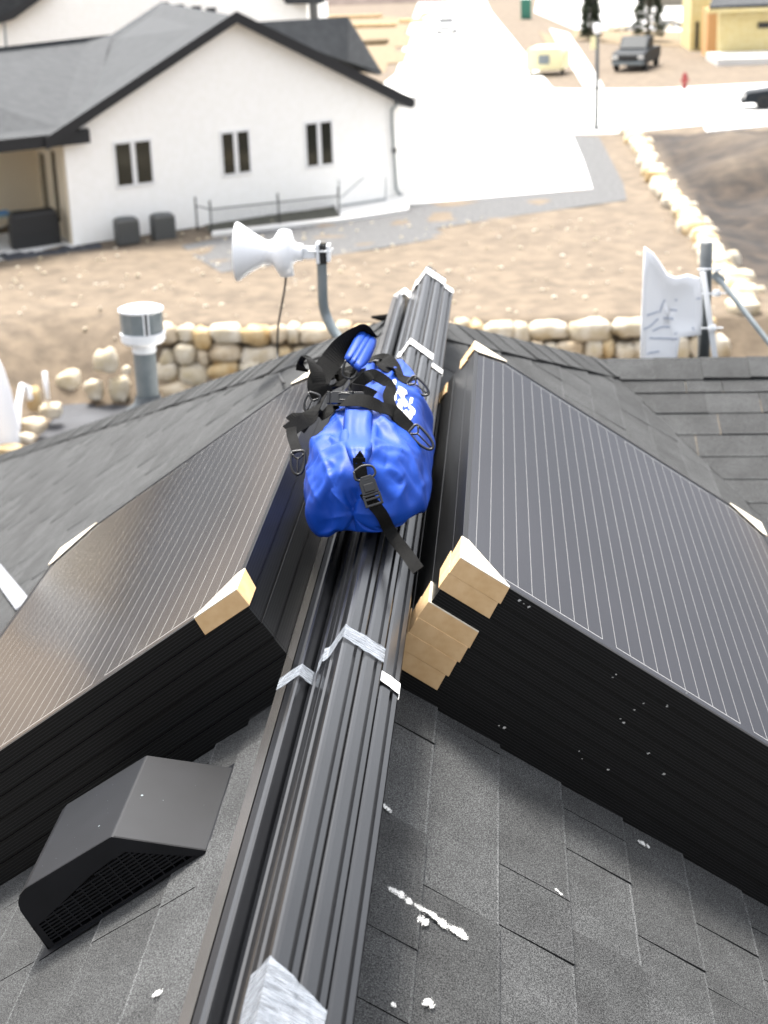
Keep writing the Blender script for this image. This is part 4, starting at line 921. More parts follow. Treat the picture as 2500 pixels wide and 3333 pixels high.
c = gp(2043, 437); gmk = empty('utility_marker', c, 'small green box with a pale yellow stick at the corner of the dirt lot', 'marker')
mb = MB(); mb.abox(c-V((.2, .15, 0)), c+V((.2, .15, .22))); build('box', mb, 'green', gmk, bevel=.03); mb = MB(); mb.tube([c, c+V((.05, 0, 1.1))], .05, 8); build('stick', mb, 'paleyellow', gmk)
c = gp(1712, 62); pt = empty('portable_toilet', c, 'small dark green portable toilet far up the pale street', 'portable toilet')
mb = MB(); mb.abox(c-V((.55, .55, 0)), c+V((.55, .55, 2.1))); build('cabin', mb, 'green', pt, bevel=.05); mb = MB(); mb.prism([c+V((-.6, -.6, 2.1)), c+V((.6, -.6, 2.1)), c+V((.5, 0, 2.35)), c+V((-.5, 0, 2.35))], (0, .6, 0)); build('roof', mb, 'white_plastic', pt, fixn=True)
mb = MB(); mb.abox(c+V((-.4, -.58, .1)), c+V((.4, -.56, 1.9))); build('door', mb, 'green', pt)
c = gp(1770, 248); dm = empty('covered_trailer', c, 'pale yellow squat trailer parked at the road corner left of the lamp', 'trailer')
mb = MB(); prof_ = [(-1.15, .35), (1.15, .35), (1.15, 1.35), (.9, 1.7), (-.9, 1.7), (-1.15, 1.35)]
mb.prism([c+V((a_, 0, b_)) for a_, b_ in prof_], (0.6, 3.2, 0)); build('body', mb, 'paleyellow', dm, bevel=.08, fixn=True)
for x_ in (-1.0, 1.0):
    mb = MB(); mb.lathe(c+V((x_+.2, 1.4, .33)), [(0, -.1), (.3, -.1), (.33, 0), (.3, .1), (0, .1)], 14, axis=(1, 0, 0)); build('wheel', mb, 'tyre', dm)
mb = MB(); mb.box(c+V((0, -.02, 1.0)), (.35, 0, 0), (0, .03, 0), (0, 0, .28)); build('hatch', mb, 'galv', dm)
# conifers
def conifer(px, py, h_, r_, lab, sd_):
    c = gp(px, py); t = empty('conifer', c, lab, 'tree', 'dark conifers by the far street'); rn = random.Random(sd_)
    mb = MB(); mb.tube([c, c+V((0, 0, h_*.5)), c+V((0, 0, h_*.97))], [.14, .09, .02], 7); build('trunk', mb, 'bark', t)
    mb = MB()
    for i in range(4200):
        z0 = h_*(.06+.94*rn.random()**.85); rr = r_*(1-z0/h_)**.8*(.35+.65*rn.random()**.6)*(1+.12*sin(z0*5.5)); a = rn.random()*2*pi
        q = c+V((cos(a)*rr, sin(a)*rr, z0-.12*rr)); d_ = V((cos(a+rn.uniform(-.6, .6)), sin(a+rn.uniform(-.6, .6)), rn.uniform(-.5, .2))).normalized(); w2 = d_.cross(V((rn.uniform(-1, 1), rn.uniform(-1, 1), 1))).normalized()
        l_ = rn.uniform(.25, .5); mb.add([q-w2*.10, q+w2*.10, q+d_*l_], [(0, 1, 2)])
    build('crown', mb, 'leaf', t)
conifer(1922, 132, 6.5, .85, 'narrower dark conifer, directly behind the street lamp', 1)
conifer(2110, 135, 8.5, 1.35, 'wider dark conifer behind the dark grey pickup', 2)

# vehicles
def vehicle(c, yaw, pick, paint, name, label, cat, s_=1.):
    F_ = V((cos(yaw), sin(yaw), 0)); L_ = V((-sin(yaw), cos(yaw), 0)); t = empty(name, c, label, cat)
    def q(x, y, z): return c+(F_*x+L_*y+V((0, 0, z)))*s_
    hw = .96 if pick else .88
    if pick: side = [(-2.85, .55), (-2.85, 1.15), (-.95, 1.18), (-.85, 1.2), (1.3, 1.18), (2.55, 1.08), (2.8, .95), (2.85, .5), (2.3, .38), (-2.5, .42)]
    else: side = [(-2.3, .5), (-2.3, .95), (-1.6, 1.0), (1.0, .98), (2.1, .85), (2.3, .65), (2.3, .35), (-2.2, .35)]
    mb = MB(); mb.prism([q(x, -hw, z) for x, z in side], (L_*2*hw*s_)); build('body', mb, paint, t, bevel=.06, fixn=True)
    cab = [(-.9, 1.15), (-.75, 1.82), (.45, 1.86), (1.35, 1.16)] if pick else [(-1.7, .95), (-1.0, 1.42), (.3, 1.45), (1.15, .95)]
    mb = MB(); mb.prism([q(x, -hw*.88, z) for x, z in cab], (L_*2*hw*.88*s_)); build('cab', mb, paint, t, bevel=.08, fixn=True)
    mb = MB(); xa, za = cab[-1]; xb, zb = cab[-2]
    A1 = [q(xa-.06, y*hw*.80, za+.07) for y in (-1, 1)]; A2 = [q(xb+.06, y*hw*.74, zb-.08) for y in (1, -1)]
    n_ = (A1[1]-A1[0]).cross(A2[0]-A1[1]).normalized(); n_ = n_ if n_.z > 0 else -n_
    mb.prism([v+n_*.03 for v in A1+A2], n_*.02); build('windscreen', mb, 'carglass', t, fixn=True)
    for y in (-1, 1):
        mb = MB(); mb.prism([q(x, y*hw*.885, z) for x, z in ((cab[0][0]+.2, cab[0][1]+.08), (cab[1][0]+.15, cab[1][1]-.1), (cab[2][0]-.05, cab[2][1]-.1), (cab[3][0]-.35, cab[3][1]+.08))], L_*y*.015*s_); build('side_window', mb, 'carglass', t, fixn=True)
    for x in (side[0][0]+1.0, -side[0][0]-.95):
        for y in (-1, 1):
            mb = MB(); mb.lathe(q(x, y*(hw-.12), .38), [(0, -.13*s_), (.34*s_, -.13*s_), (.38*s_, -.08*s_), (.38*s_, .08*s_), (.34*s_, .13*s_), (.2*s_, .13*s_), (0, .10*s_)], 18, axis=L_*y); build('wheel', mb, 'tyre', t)
    fx_ = -side[0][0]
    for y in (-1, 1):
        mb = MB(); mb.box(q(fx_-.02, y*hw*.78, .82 if pick else .66), F_*.05*s_, L_*.17*s_, (0, 0, .10*s_)); build('headlight', mb, 'lamp', t)
    mb = MB(); mb.box(q(fx_-.0, 0, .80 if pick else .6), F_*.04*s_, L_*.5*s_, (0, 0, .14*s_)); build('grille', mb, 'blackm', t)
    mb = MB(); mb.box(q(fx_+.04, 0, .50 if pick else .42), F_*.08*s_, L_*hw*.98*s_, (0, 0, .10*s_)); build('bumper', mb, 'galv' if pick else paint, t, bevel=.03)
    return t
vehicle(gp(2072, 222), R(-105), True, 'carpaint', 'pickup_truck', 'dark grey pickup truck parked on the dirt in front of the conifers', 'pickup truck', 1.08)
vehicle(gp(1455, 108), R(-92), False, 'carwhite', 'parked_car', 'white car standing on the pale street, with a dark shadow under it', 'car')
vehicle(gp(2575, 352), R(175), False, 'carpaint', 'parked_car', 'dark car cut off at the right edge on the road', 'car')
# lumber and building site left of the street
for i, (x_, y_, w_, m_, lab) in enumerate(((1130, 62, 7.5, 'lumber', 'long pale plank pile behind the charcoal hip roof, upper one'), (1180, 92, 6.5, 'lumber', 'second pale plank pile just below the long one'), (1215, 148, 2.0, 'mulch', 'short tan pallet pile close to the roof hip, left of the planting beds'), (1340, 76, 2.5, 'lumber', 'small orange plank pile near the planting beds'))):
    c = gp(x_, y_); mb = MB()
    for k_ in range(5): mb.box(c+V((rnd.uniform(-.2, .2), k_*.5, .18+rnd.uniform(0, .1))), (w_/2, rnd.uniform(-.1, .3), 0), (0, .16, 0), (0, 0, .14))
    tag(build('lumber_pile', mb, m_, None, origin=c), lab, 'lumber', 'lumber piles on the building site')
c = gp(1220, 14); mb = MB(); vs = []
for i in range(25):
    for j, (dy, dz) in enumerate(((0, 0), (4, 3.2), (9, 4.5), (20, 5))): vs.append(V((-45+i*1.62, c.y+dy, GZ-.05+dz*(1+.25*noise.noise(V((i*.6, j, 0)))))))
mb.add(vs, [(i*4+j, (i+1)*4+j, (i+1)*4+j+1, i*4+j+1) for i in range(24) for j in range(3)])
mb_ = build('dirt_berm', mb, mat('berm_soil', (.12, .09, .075), .95, (.17, .13, .11), .6, 5), None, origin=(-25, c.y, GZ), smooth=True); tag(mb_, kind='structure')
# rubble pile by the conifers
c = gp(2110, 95); mb = MB(); rn = random.Random(9)
for i in range(70):
    q = c+V((rn.uniform(-3.6, 4.5), rn.uniform(-3, 6), 0)); s_ = rn.uniform(.15, .6); boulder_mesh(mb, (q.x, q.y, GZ+s_*.4), s_, s_, s_*.6, i, rn.choice((0, 1, 1, 2)), rn.random(), 8, 5)
tag(build('rubble', mb, ['ac', 'stone2', 'white_plastic'], None, origin=c), 'grey and white rubble and site debris behind the conifers', 'rubble', kind='stuff')
h4 = gp(2200, 20); mb = MB(); mb.abox((h4.x-3.2, h4.y, GZ), (h4.x+4, h4.y+6, GZ+5)); t = empty('beige_building', (h4.x, h4.y, GZ), 'beige building cut by the top edge between the wide conifer and the yellow house', 'building')
build('wall', mb, mat('beige_wall', (.24, .21, .16), .9, (.30, .27, .21), .8, 5), t)
# ================================================================== THE BLUE BAG
def gauss(x, s): return exp(-(x/s)**2)
def dseg(px, py, pts):
    """signed distance (pixels) from a poly-line, plus fraction along it"""
    best = 1e9; sg = 1; fr = 0; n_ = len(pts)-1
    for i in range(n_):
        ax, ay = pts[i]; bx, by = pts[i+1]; dx, dy = bx-ax, by-ay; L2 = dx*dx+dy*dy
        t = max(0, min(1, ((px-ax)*dx+(py-ay)*dy)/L2)); ex, ey = px-ax-dx*t, py-ay-dy*t; d = math.hypot(ex, ey)
        if d < best: best = d; sg = 1 if dx*ey-dy*ex > 0 else -1; fr = (i+t)/n_
    return best*sg, fr
def topix(q):
    d = q-CAM; dz = d.dot(_f); return 1250+FPX*d.dot(_r)/dz, 1666.5-FPX*d.dot(_u)/dz
# folds of the fabric: (poly-line, height m, width on one side, width on the other side, px)
FOLDS = [([(1000, 1462), (1040, 1436), (1085, 1434), (1112, 1450)], .020, 34, 9), ([(1096, 1345), (1050, 1400), (992, 1470)], .014, 9, 32), ([(1097, 1345), (1121, 1400), (1115, 1450)], .010, 8, 18),
         ([(1207, 1482), (1236, 1460), (1280, 1462), (1322, 1478)], .016, 32, 9), ([(1222, 1380), (1215, 1440), (1210, 1475)], .012, 18, 8),
         ([(1040, 1450), (1072, 1540), (1092, 1606), (1140, 1668)], .012, 16, 10), ([(1118, 1530), (1100, 1570), (1090, 1606)], .010, 12, 10),
         ([(1235, 1520), (1290, 1545), (1311, 1580), (1277, 1655)], .012, 12, 22), ([(1200, 1560), (1230, 1600), (1240, 1660)], -.008, 16, 16),
         ([(1340, 1500), (1362, 1590), (1380, 1670)], .009, 12, 16), ([(1362, 1590), (1395, 1560)], .007, 10, 10), ([(1000, 1500), (1012, 1570), (1040, 1640)], .010, 14, 14),
         ([(1300, 1320), (1350, 1400), (1395, 1500)], .009, 22, 14), ([(1230, 1385), (1250, 1370), (1290, 1400)], .009, 14, 10), ([(1215, 1250), (1260, 1235), (1300, 1262), (1360, 1330)], .010, 16, 16),
         ([(1180, 1330), (1200, 1260), (1290, 1222)], -.010, 20, 16), ([(1100, 1310), (1130, 1260), (1160, 1240)], .010, 14, 14), ([(1290, 1215), (1285, 1185), (1320, 1172)], .014, 20, 10),
         ([(1060, 1690), (1160, 1670), (1280, 1680)], .006, 14, 14), ([(1130, 1560), (1160, 1640)], -.008, 18, 18), ([(1070, 1500), (1100, 1520)], .007, 10, 14), ([(1260, 1480), (1250, 1530), (1290, 1600)], -.007, 16, 14)]
FK = .6
# the skin is draped as cloth over its lumpy contents, hung from the rolled closure, resting on the rails
NY, NT = 80, 100; YB0, YB1 = 2.850, 3.80
def section(v):
    return YB0+(YB1-YB0)*v, .049+.022*v, .140-.050*max(0, (v-.22)/.78)**1.25, .10, .330+.012*sin(min(1, v/.6)*pi*.5)
def capk(v):
    q = min(1, abs(2*v-1)); return ((1-q**4.0)**(1/4.0) if v < .5 else (1-q**3.0)**(1/2.6)) if q < 1 else 0.
ph_ = [.5-.5*cos(pi*i/4000) for i in range(4001)]; acc = [0.]
for i in range(4000): acc.append(acc[-1]+math.hypot((ph_[i+1]-ph_[i])*.9, (capk(ph_[i+1])-capk(ph_[i]))*.17))
rowv = []; k_ = 0
for j in range(NY+1):
    tgt = acc[-1]*j/NY
    while k_ < 3999 and acc[k_+1] < tgt: k_ += 1
    rowv.append(ph_[k_]+(ph_[k_+1]-ph_[k_])*max(0, min(1, (tgt-acc[k_])/max(1e-9, acc[k_+1]-acc[k_]))))
vs = []
for j in range(1, NY):
    v = rowv[j]; kk = capk(v); y, cx, w_, zb, zt = section(v)
    for i in range(NT):
        th = 2*pi*i/NT; c_, s_ = cos(th), sin(th); X = abs(c_)**(2/2.7)*(1 if c_ > 0 else -1); Z = abs(s_)**(2/2.7)*(1 if s_ > 0 else -1)
        vs.append(V((cx+X*w_*kk**.9*(1-.18*max(0, Z)-.14*max(0, -Z)), y, (zb+zt)/2+Z*(zt-zb)/2*kk)))
fs = [(j*NT+i, j*NT+(i+1) % NT, (j+1)*NT+(i+1) % NT, (j+1)*NT+i) for j in range(NY-2) for i in range(NT)]
a_ = len(vs); vs += [V((.049, YB0, .215)), V((.071, YB1, .22))]; o_ = (NY-2)*NT
for i in range(NT): fs += [(a_, (i+1) % NT, i), (a_+1, o_+i, o_+(i+1) % NT)]
def rest(x): return .160-.75*max(0, .02-x)-.45*max(0, x-.13)
for q in vs:
    f_ = rest(q.x)+.004
    if q.z < f_: q.z = f_+(q.z-f_)*.02
    q += V((noise.noise(q*20), noise.noise(q*20+V((5, 5, 5))), noise.noise(q*20+V((9, 1, 5)))))*.002
def pmesh(name, vs_, fs_):
    t_ = MB(); t_.v = [V(q) for q in vs_]; t_.f = fs_; t_.m = [0]*len(fs_); t_.t = [1.]*len(fs_); return build(name, t_, 'blue', None, fixn=True)
inner = []
for q in vs:
    jj = (q.y-YB0)/(YB1-YB0); c = V((.049+.022*jj, min(max(q.y, YB0+.08), YB1-.08), .215)); d_ = q-c
    p_ = c+d_*.78+d_.normalized()*(.012*noise.noise(q*9+V((3, 3, 3))))
    if p_.z > .28: p_.z = .28+(p_.z-.28)*.2
    if p_.z < q.z and p_.z < .2: p_.z = max(p_.z, q.z+.004)
    inner.append(p_)
xs_ = [-.30+.01*i for i in range(66)]; pf = []
for x in xs_:
    z = rest(x)
    if x < -.135: z = max(z, .172+(x+.135)*.69)
    if x > .262: z = max(z, .168-(x-.262)*.67)
    pf.append((x, z))
to = pmesh('tmp_skin', vs, fs); ti = pmesh('tmp_contents', inner, fs); tf = pmesh('tmp_rest', [(x, y, z) for y in (2.4, 4.2) for x, z in pf], [(i, i+1, 66+i+1, 66+i) for i in range(65)])
for o, th_, fr_ in ((ti, .003, 8), (tf, .004, 20)):
    o.modifiers.new('c', 'COLLISION'); o.collision.thickness_outer = th_; o.collision.cloth_friction = fr_
vg = to.vertex_groups.new(name='pin')
for i, q in enumerate(vs):
    if (q.z > .29 and abs(q.x-(.049+.022*(q.y-YB0)/(YB1-YB0))) < .016 and 3.15 < q.y < 3.3) or (q.y < YB0+.10 and abs(q.x-.047) < .020 and q.z > .255): vg.add([i], 1, 'REPLACE')
cl = to.modifiers.new('cloth', 'CLOTH'); cs = cl.settings; cs.quality = 7; cs.mass = .25; cs.air_damping = 3
cs.tension_stiffness = 40; cs.compression_stiffness = 25; cs.shear_stiffness = 10; cs.bending_stiffness = 4; cs.tension_damping = cs.compression_damping = 15; cs.bending_damping = .5
cs.vertex_group_mass = 'pin'; cs.pin_stiffness = 1; cs.use_pressure = True; cs.uniform_pressure_force = .03; cs.shrink_min = cs.shrink_max = -.028
cl.collision_settings.distance_min = .003; cl.collision_settings.collision_quality = 3; cl.point_cache.frame_end = 36
S.frame_end = 36
for f_ in range(1, 37): S.frame_set(f_)
sb = to.modifiers.new('sub', 'SUBSURF'); sb.levels = 1
bpy.context.view_layer.update()
ev = to.evaluated_get(bpy.context.evaluated_depsgraph_get()); em = ev.to_mesh()
vs = [v.co.copy() for v in em.vertices]; nn_ = [v.normal.copy() for v in em.vertices]; fs = [tuple(f.vertices) for f in em.polygons]
ev.to_mesh_clear(); [bpy.data.objects.remove(o, do_unlink=True) for o in (to, ti, tf)]; S.frame_set(1)
cen_ = V((.055, 3.3, .22)); flip = sum(1 if n_.dot(q-V((cen_.x, q.y, cen_.z))) > 0 else -1 for q, n_ in zip(vs, nn_)) < 0
new = []
for q, n_ in zip(vs, nn_):
    if flip: n_ = -n_
    d = 0; x_, y_ = topix(q)
    if n_.dot(q-CAM) < 0:
        for pl, h_, wa, wb in FOLDS:
            sd_, fr = dseg(x_, y_, pl); w_ = wa if sd_ > 0 else wb; a_ = abs(sd_)/w_
            if a_ < 3: d += FK*h_*exp(-a_**1.02)*(min(1, (fr+.12)*3.5) if fr < .3 else 1)*(min(1, (1.12-fr)*3.5) if fr > .7 else 1)
    new.append(q+n_*d)
mb = MB(); mb.v = new; mb.f = fs; mb.m = [0]*len(fs); mb.t = [1.]*len(fs)
bag = empty('dry_bag', V((.05, 3.3, .165)), 'bright blue roll-top bag with black webbing straps, lying on the rails', 'bag')
build('body', mb, 'blue', bag, smooth=True)
bvh = BVHTree.FromPolygons([tuple(q) for q in new], fs)
def S3(px, py, lift=.003, Y=None):
    if Y is not None: return aty(px, py, Y), V((0, -.9, .43))
    a, n_ = on_bvh(bvh, px, py, lift)
    if a is None:
        # nearest ray towards the bag axis
        for k_ in range(1, 30):
            a, n_ = on_bvh(bvh, px+(1190-px)*k_/60, py+(1400-py)*k_/60, lift)
            if a is not None: d_ = ray(px, py); return CAM+d_*((a.y-CAM.y)/d_.y), n_
    return a, n_
# raised roll (the folded closure) running along the top and drooping over the near face
def closure(pts, name, thick=.012):
    """pts: (left px, right px, y px, lift, Y or None)"""
    mb = MB(); rows = []; k_ = 12
    for (xl, xr, yl, yr, lift) in pts:
        a, na = S3(xl, yl, 0); b, nb = S3(xr, yr, 0); m_, nm = S3((xl+xr)/2, (yl+yr)/2, 0); row = []
        for i in range(k_+1):
            t = i/k_; base_ = a.lerp(b, t); n_ = (na.lerp(nb, t)).normalized(); arch = (min(1, sin(pi*t)*2.2)**.5)*(lift*.55+thick)*(1+.12*sin(pi*t*3+.6))
            row.append(base_+n_*(arch-.003)+n_*.002*noise.noise(base_*60))
        rows.append(row)
    # smooth interpolation along length
    dense = []
    for i in range(k_+1): dense.append(smoothpath([r_[i] for r_ in rows], 6))
    nrow = len(dense[0]); vs_ = [dense[i][j] for j in range(nrow) for i in range(k_+1)]
    mb.add(vs_, [(j*(k_+1)+i, j*(k_+1)+i+1, (j+1)*(k_+1)+i+1, (j+1)*(k_+1)+i) for j in range(nrow-1) for i in range(k_)])
    o = build(name, mb, 'blue', bag, smooth=True, fixn=True); md = o.modifiers.new('th', 'SOLIDIFY'); md.thickness = .004; md.offset = -1; return vs_
closure([(1160, 1225, 1200, 1195, .006), (1148, 1222, 1250, 1245, .008), (1135, 1218, 1300, 1298, .010), (1125, 1215, 1350, 1350, .012)], 'rolled_closure')
# the folded end of the closure: a stiff flat tab bending down over the near face
rows = []; TABY = []
for (xl, xr, y_, lift) in ((1126, 1216, 1335, .012), (1121, 1213, 1358, .016), (1119, 1212, 1390, .020), (1120, 1214, 1425, .024), (1124, 1212, 1450, .024), (1130, 1207, 1472, .022), (1140, 1202, 1492, .018), (1150, 1197, 1508, .014)):
    q_, n_ = S3((xl+xr)/2, y_, 0); Yc = q_.y; TABY.append((y_, Yc-lift*1.1)); row = []
    for i in range(15):
        t = i/14; e_ = min(t, 1-t)*14; back = .030 if e_ < .5 else (.010 if e_ < 1.5 else (.003 if e_ < 2.5 else 0))
        yl = y_+(0 if y_ < 1450 else (6*(1-abs(2*t-1))-4)*(-1))
        row.append(aty(xl+(xr-xl)*t, yl, Yc-lift*1.1+back-.003*sin(pi*3*t+.5)+.002*noise.noise(V((t*4, y_*.02, 1)))))
    rows.append(row)
dn = [smoothpath([r_[i] for r_ in rows], 5) for i in range(15)]; nr = len(dn[0])
mb = MB(); mb.add([dn[i][j_] for j_ in range(nr) for i in range(15)], [(j_*15+i, j_*15+i+1, (j_+1)*15+i+1, (j_+1)*15+i) for j_ in range(nr-1) for i in range(14)])
o = build('closure_tab', mb, 'blue', bag, smooth=True); md = o.modifiers.new('th', 'SOLIDIFY'); md.thickness = .003; md.offset = 0
YT = TABY[-2][1]-.006
mb = MB(); mb.prism([aty(x_, y_, YT) for x_, y_ in ((1171, 1468), (1184, 1486), (1190, 1516), (1152, 1516), (1155, 1490))], (0, .006, 0))
build('closure_end', mb, 'web', bag, fixn=True)
# webbing straps
def strap(name, pts, w_, parent=bag, k=8, tw=None, m_='web', th=.0017):
    """pts: (px, py, lift) on the bag or (px, py, None, Y) in the air; width w_ metres"""
    P = []; Nn = []
    for q in pts:
        if len(q) == 4: a, n_ = S3(q[0], q[1], Y=q[3])
        else: a, n_ = S3(q[0], q[1], q[2])
        P.append(a); Nn.append(n_)
    Nn = [(q.normalized()+V((0, -.9, .43))*.9).normalized() for q in Nn]
    D_ = smoothpath(P, k); N2 = smoothpath(Nn, k); wd = []; nr = []
    for i, q in enumerate(D_):
        t = (D_[min(i+1, len(D_)-1)]-D_[max(i-1, 0)]).normalized(); n_ = N2[i].normalized(); ww = t.cross(n_).normalized()
        if tw:
            f_ = i/(len(D_)-1)*(len(tw)-1); a0 = tw[int(f_)]; a1 = tw[min(int(f_)+1, len(tw)-1)]; an = R(a0+(a1-a0)*(f_-int(f_)))
            ww = (Matrix.Rotation(an, 3, t) @ ww)
        wd.append(ww*w_); nr.append(ww.cross(t))
    mb = MB(); mb.ribbon(D_, wd, nr, th); return build(name, mb, m_, parent)
strap('compression_strap', [(1169, 1490, None, YT-.004), (1170, 1512, None, YT-.004), (1172, 1540, .012), (1176, 1562, .010)], .024)
strap('tail_strap', [(1186, 1600, .009), (1205, 1630, .006), (1238, 1675, .008), (1266, 1722, None, 2.86), (1290, 1760, None, 2.83), (1318, 1795, None, 2.80), (1345, 1832, None, 2.745), (1362, 1856, None, 2.72)], .0245)
# cross strap with its buckle near the top of the front
strap('cross_strap', [(938, 1404, None, 3.14), (965, 1384, None, 3.16), (1000, 1364, None, 3.19), (1030, 1352, .020), (1060, 1345, .012), (1105, 1333, .014), (1145, 1328, .020), (1190, 1332, .020), (1232, 1340, .012), (1272, 1352, .010), (1300, 1375, .008), (1325, 1400, .007)], .032, tw=None)
strap('cross_strap', [(948, 1392, None, 3.145), (950, 1415, None, 3.12), (958, 1442, None, 3.07), (968, 1472, None, 3.03)], .022)
strap('shoulder_strap', [(960, 1385, None, 3.2), (1010, 1335, .014), (1060, 1285, .016), (1110, 1240, .022), (1145, 1212, .034), (1160, 1190, None, 3.5)], .052)
strap('shoulder_strap', [(1048, 1268, .012), (1058, 1245, .012), (1085, 1225, .012), (1120, 1215, .016), (1148, 1208, .03)], .030, tw=[30, 20, 0])
strap('handle_strap', [(1054, 1290, None, 3.36), (1036, 1256, None, 3.37), (1046, 1220, None, 3.40), (1078, 1176, None, 3.45), (1115, 1128, None, 3.50), (1155, 1092, None, 3.54), (1180, 1080, None, 3.56), (1206, 1100, None, 3.58)], .050, tw=[0, 0, 10, 10, 40, 70, 75, 60])
strap('handle_strap', [(1044, 1265, None, 3.37), (1032, 1215, None, 3.39), (1018, 1180, None, 3.42), (1002, 1166, None, 3.46), (990, 1172, None, 3.52), (985, 1190, None, 3.55), (984, 1208, None, 3.56)], .030, tw=[0, 20, 60, 75, 50, 10, 0])
strap('far_strap', [(1182, 1175, .014), (1215, 1168, .016), (1250, 1166, .018), (1272, 1185, .014), (1285, 1215, .010), (1318, 1242, .008), (1335, 1252, .008)], .034)
strap('far_strap', [(1185, 1192, .010), (1225, 1196, .010), (1262, 1208, .008), (1290, 1226, .008)], .016)
strap('centre_strap', [(1172, 1205, .030), (1171, 1235, .022), (1166, 1262, .020), (1168, 1286, .022), (1195, 1302, .018), (1215, 1310, .012)], .030, tw=[0, 10, 30, 60, 20])
strap('centre_strap', [(1168, 1290, .020), (1200, 1280, .034), (1222, 1270, .034), (1242, 1285, .028), (1252, 1315, .016), (1276, 1352, .010), (1316, 1392, .008), (1334, 1408, .008)], .026, tw=[40, 30, 10, -10, 0, 0, 0])
# padded blue grip
mb = MB(); g0 = [aty(1174, 1090, 3.57), aty(1212, 1113, 3.57)]; g1 = [aty(1128, 1178, 3.44), aty(1168, 1212, 3.40)]; vs_ = []; nrm_ = (g0[1]-g0[0]).cross(g1[0]-g0[0]).normalized(); nrm_ = nrm_ if nrm_.dot(g0[0]-CAM) < 0 else -nrm_
for j in range(13):
    t = j/12
    for i in range(13):
        s_ = i/12; a_ = g0[0].lerp(g1[0], t); b_ = g0[1].lerp(g1[1], t); e_ = (sin(pi*t)**.3 if 0 < t < 1 else 0)
        r_ = .005*abs(sin(pi*s_*3))**.5*e_+.008*sin(pi*t)
        vs_.append(a_.lerp(b_, s_)+nrm_*r_)
mb.add(vs_, [(j*13+i, j*13+i+1, (j+1)*13+i+1, (j+1)*13+i) for j in range(12) for i in range(12)])
o = build('padded_grip', mb, 'blue', bag, smooth=True); md = o.modifiers.new('th', 'SOLIDIFY'); md.thickness = .012; md.offset = -1
# buckles
def local(px, py, lift, ang, Y=None):
    n0 = V((0, -.9, .43)).normalized()
    """frame on the bag: origin, along (screen angle in degrees, 0 = right, 90 = down), across, normal"""
    a, n_ = S3(px, py, lift, Y); n_ = (n_*.25+n0).normalized(); t = aty(px+8*cos(R(ang)), py+8*sin(R(ang)), a.y)-aty(px, py, a.y); t = (t-n_*t.dot(n_)).normalized(); return a, t, n_.cross(t), n_
def ring(mb, o_, t, s_, n_, pts, r_=.0017, close=True):
    P = [o_+t*a+s_*b+n_*c for a, b, c in pts]; P = smoothpath(P+([P[0]] if close else []), 4); mb.tube(P, r_, 7)
# side-release buckle on the front face
a, t, s_, n_ = local(1184, 1575, .013, 74)
mb = MB(); ring(mb, a-t*.022, t, s_, n_, [(-.004, -.018, .004), (.012, -.019, .005), (.018, 0, .006), (.012, .019, .005), (-.004, .018, .004), (-.010, 0, .003)], .0024); build('loop_ring', mb, 'buckle', bag, smooth=True)
mb = MB(); mb.prism([a+t*x+s_*y for x, y in ((-.012, -.010), (-.012, .010), (.0, .016), (.024, .0165), (.024, -.0165), (.0, -.016))], n_*.008); mb.box(a+t*.012+n_*.0095, t*.008, s_*.010, n_*.0015)
build('buckle', mb, 'buckle', bag, bevel=.0018, fixn=True)
mb = MB()
for x in (.027, .034, .046): mb.box(a+t*x+n_*.004, t*.0022, s_*.0165, n_*.0045)
for y in (-.0155, .0155): mb.box(a+t*.036+s_*y+n_*.004, t*.012, s_*.0022, n_*.0045)
build('ladder_lock', mb, 'buckle', bag, bevel=.001, fixn=True)
# buckle of the cross strap
a, t, s_, n_ = local(1146, 1326, .026, 3)
mb = MB(); mb.box(a-t*.004+n_*.002, t*.022, s_*.013, n_*.005); ring(mb, a+n_*.0075, t, s_, n_, [(-.010, -.006, 0), (.012, -.006, 0), (.012, .007, 0), (-.010, .007, 0)], .0016)
mb.box(a+t*.032+n_*.001, t*.012, s_*.0125, n_*.004); mb.box(a-t*.034+n_*.002, t*.003, s_*.013, n_*.004); mb.box(a-t*.027+n_*.0, t*.006, s_*.0125, n_*.003)
build('buckle', mb, 'buckle', bag, bevel=.0015, fixn=True)
def prong(px, py, ang, L=.052, lift=.010, Y=None):
    a, t, s_, n_ = local(px, py, lift, ang, Y); mb = MB()
    ring(mb, a, t, s_, n_, [(-.004, -.013, 0), (L*.45, -.0135, .002), (L*.85, -.009, .003), (L, 0, .003), (L*.85, .009, .003), (L*.45, .0135, .002), (-.004, .013, 0), (-.006, 0, 0)], .0030)
    ring(mb, a, t, s_, n_, [(.0, -.012, .001), (.010, 0, .002), (.0, .012, .001)], .0022, False); ring(mb, a, t, s_, n_, [(.010, 0, .002), (L*.95, 0, .003)], .0018, False)
    return build('prong_clip', mb, 'buckle', bag, smooth=True)
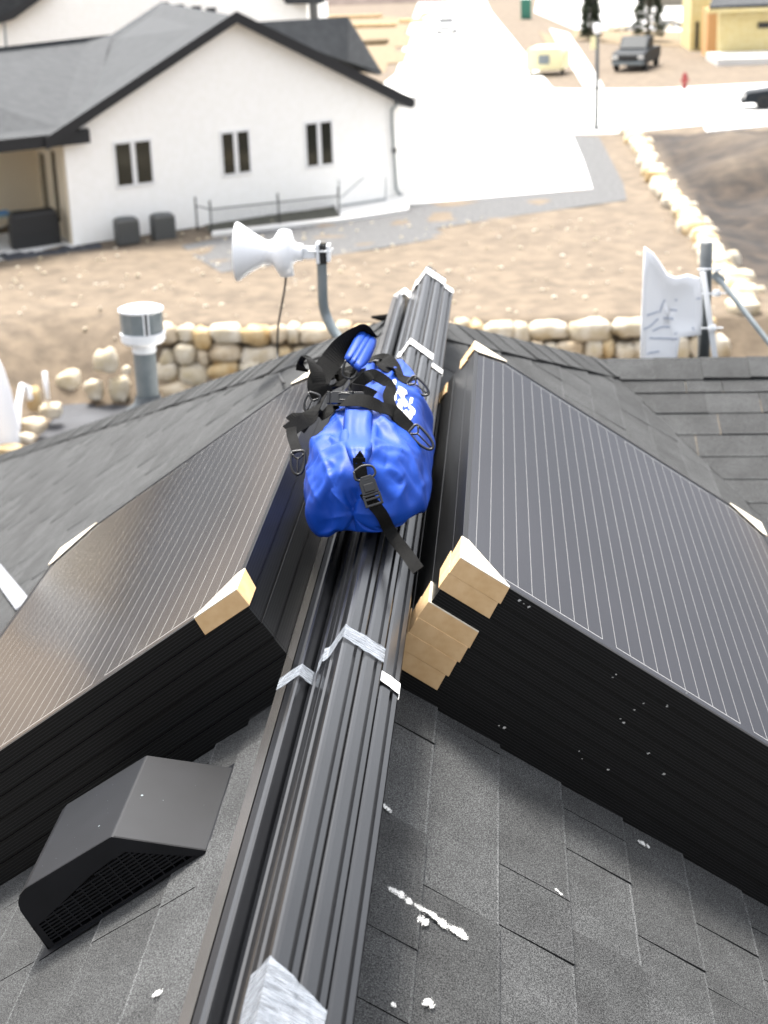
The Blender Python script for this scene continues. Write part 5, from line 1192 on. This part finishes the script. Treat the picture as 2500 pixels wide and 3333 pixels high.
prong(1337, 1412, 52, .055); prong(1338, 1254, 48, .050); prong(970, 1478, 86, .042, Y=3.03); prong(1022, 1290, 110, .036, Y=3.28)
a, t, s_, n_ = local(1140, 1200, .02, 100, Y=3.44); mb = MB(); ring(mb, a, t, s_, n_, [(-.018, -.014, 0), (.018, -.014, 0), (.018, .014, 0), (-.018, .014, 0)], .003); build('grip_loop', mb, 'buckle', bag, smooth=True)
a, t, s_, n_ = local(1195, 1196, .016, 0); mb = MB(); mb.box(a, t*.014, s_*.008, n_*.004); build('buckle', mb, 'buckle', bag, bevel=.0015)
# white print on the right flank
X0, Y0_, K = 1220, 1200, 220/1659
def z2(pts): return [(X0+x*K, Y0_+y*K) for x, y in pts]
L_ = [(9, z2([(470, 275), (485, 330), (440, 500)])), (9, z2([(520, 560), (490, 640), (480, 760), (400, 870)])), (13, z2([(560, 490), (650, 520), (720, 570), (740, 640)])), (12, z2([(600, 560), (660, 620), (730, 660)])), (8, z2([(530, 560), (600, 600), (660, 690)])),
      (8, z2([(680, 700), (670, 780), (560, 910)])), (9, z2([(550, 900), (660, 1060)])), (9, z2([(620, 790), (700, 860), (760, 930)])), (9, z2([(690, 760), (760, 830), (745, 930)])), (8, z2([(655, 860), (620, 990)])),
      (7, z2([(385, 950), (460, 980), (540, 1050), (620, 1090)])), (8, z2([(905, 720), (870, 860)])), (7, z2([(810, 890), (870, 950)])), (9, z2([(850, 1000), (880, 960), (945, 1030), (940, 1110), (880, 1120), (850, 1040)])),
      (9, z2([(790, 1040), (730, 1070), (740, 1130), (860, 1230), (880, 1170), (820, 1110)])), (9, z2([(880, 1130), (830, 1170)])), (7, z2([(575, 770), (600, 800)]))]
L_ = [(q[0]*1.15, q[1]) for q in L_]
build('print', strokes(bvh, L_, 8, .0012, 2.), 'print', bag)
L_ = [(6, [(1000, 1385), (988, 1430), (974, 1420)]), (5, [(985, 1388), (976, 1405)])]
build('print', strokes(bvh, L_, 6, .0012, 2.), 'print', bag)
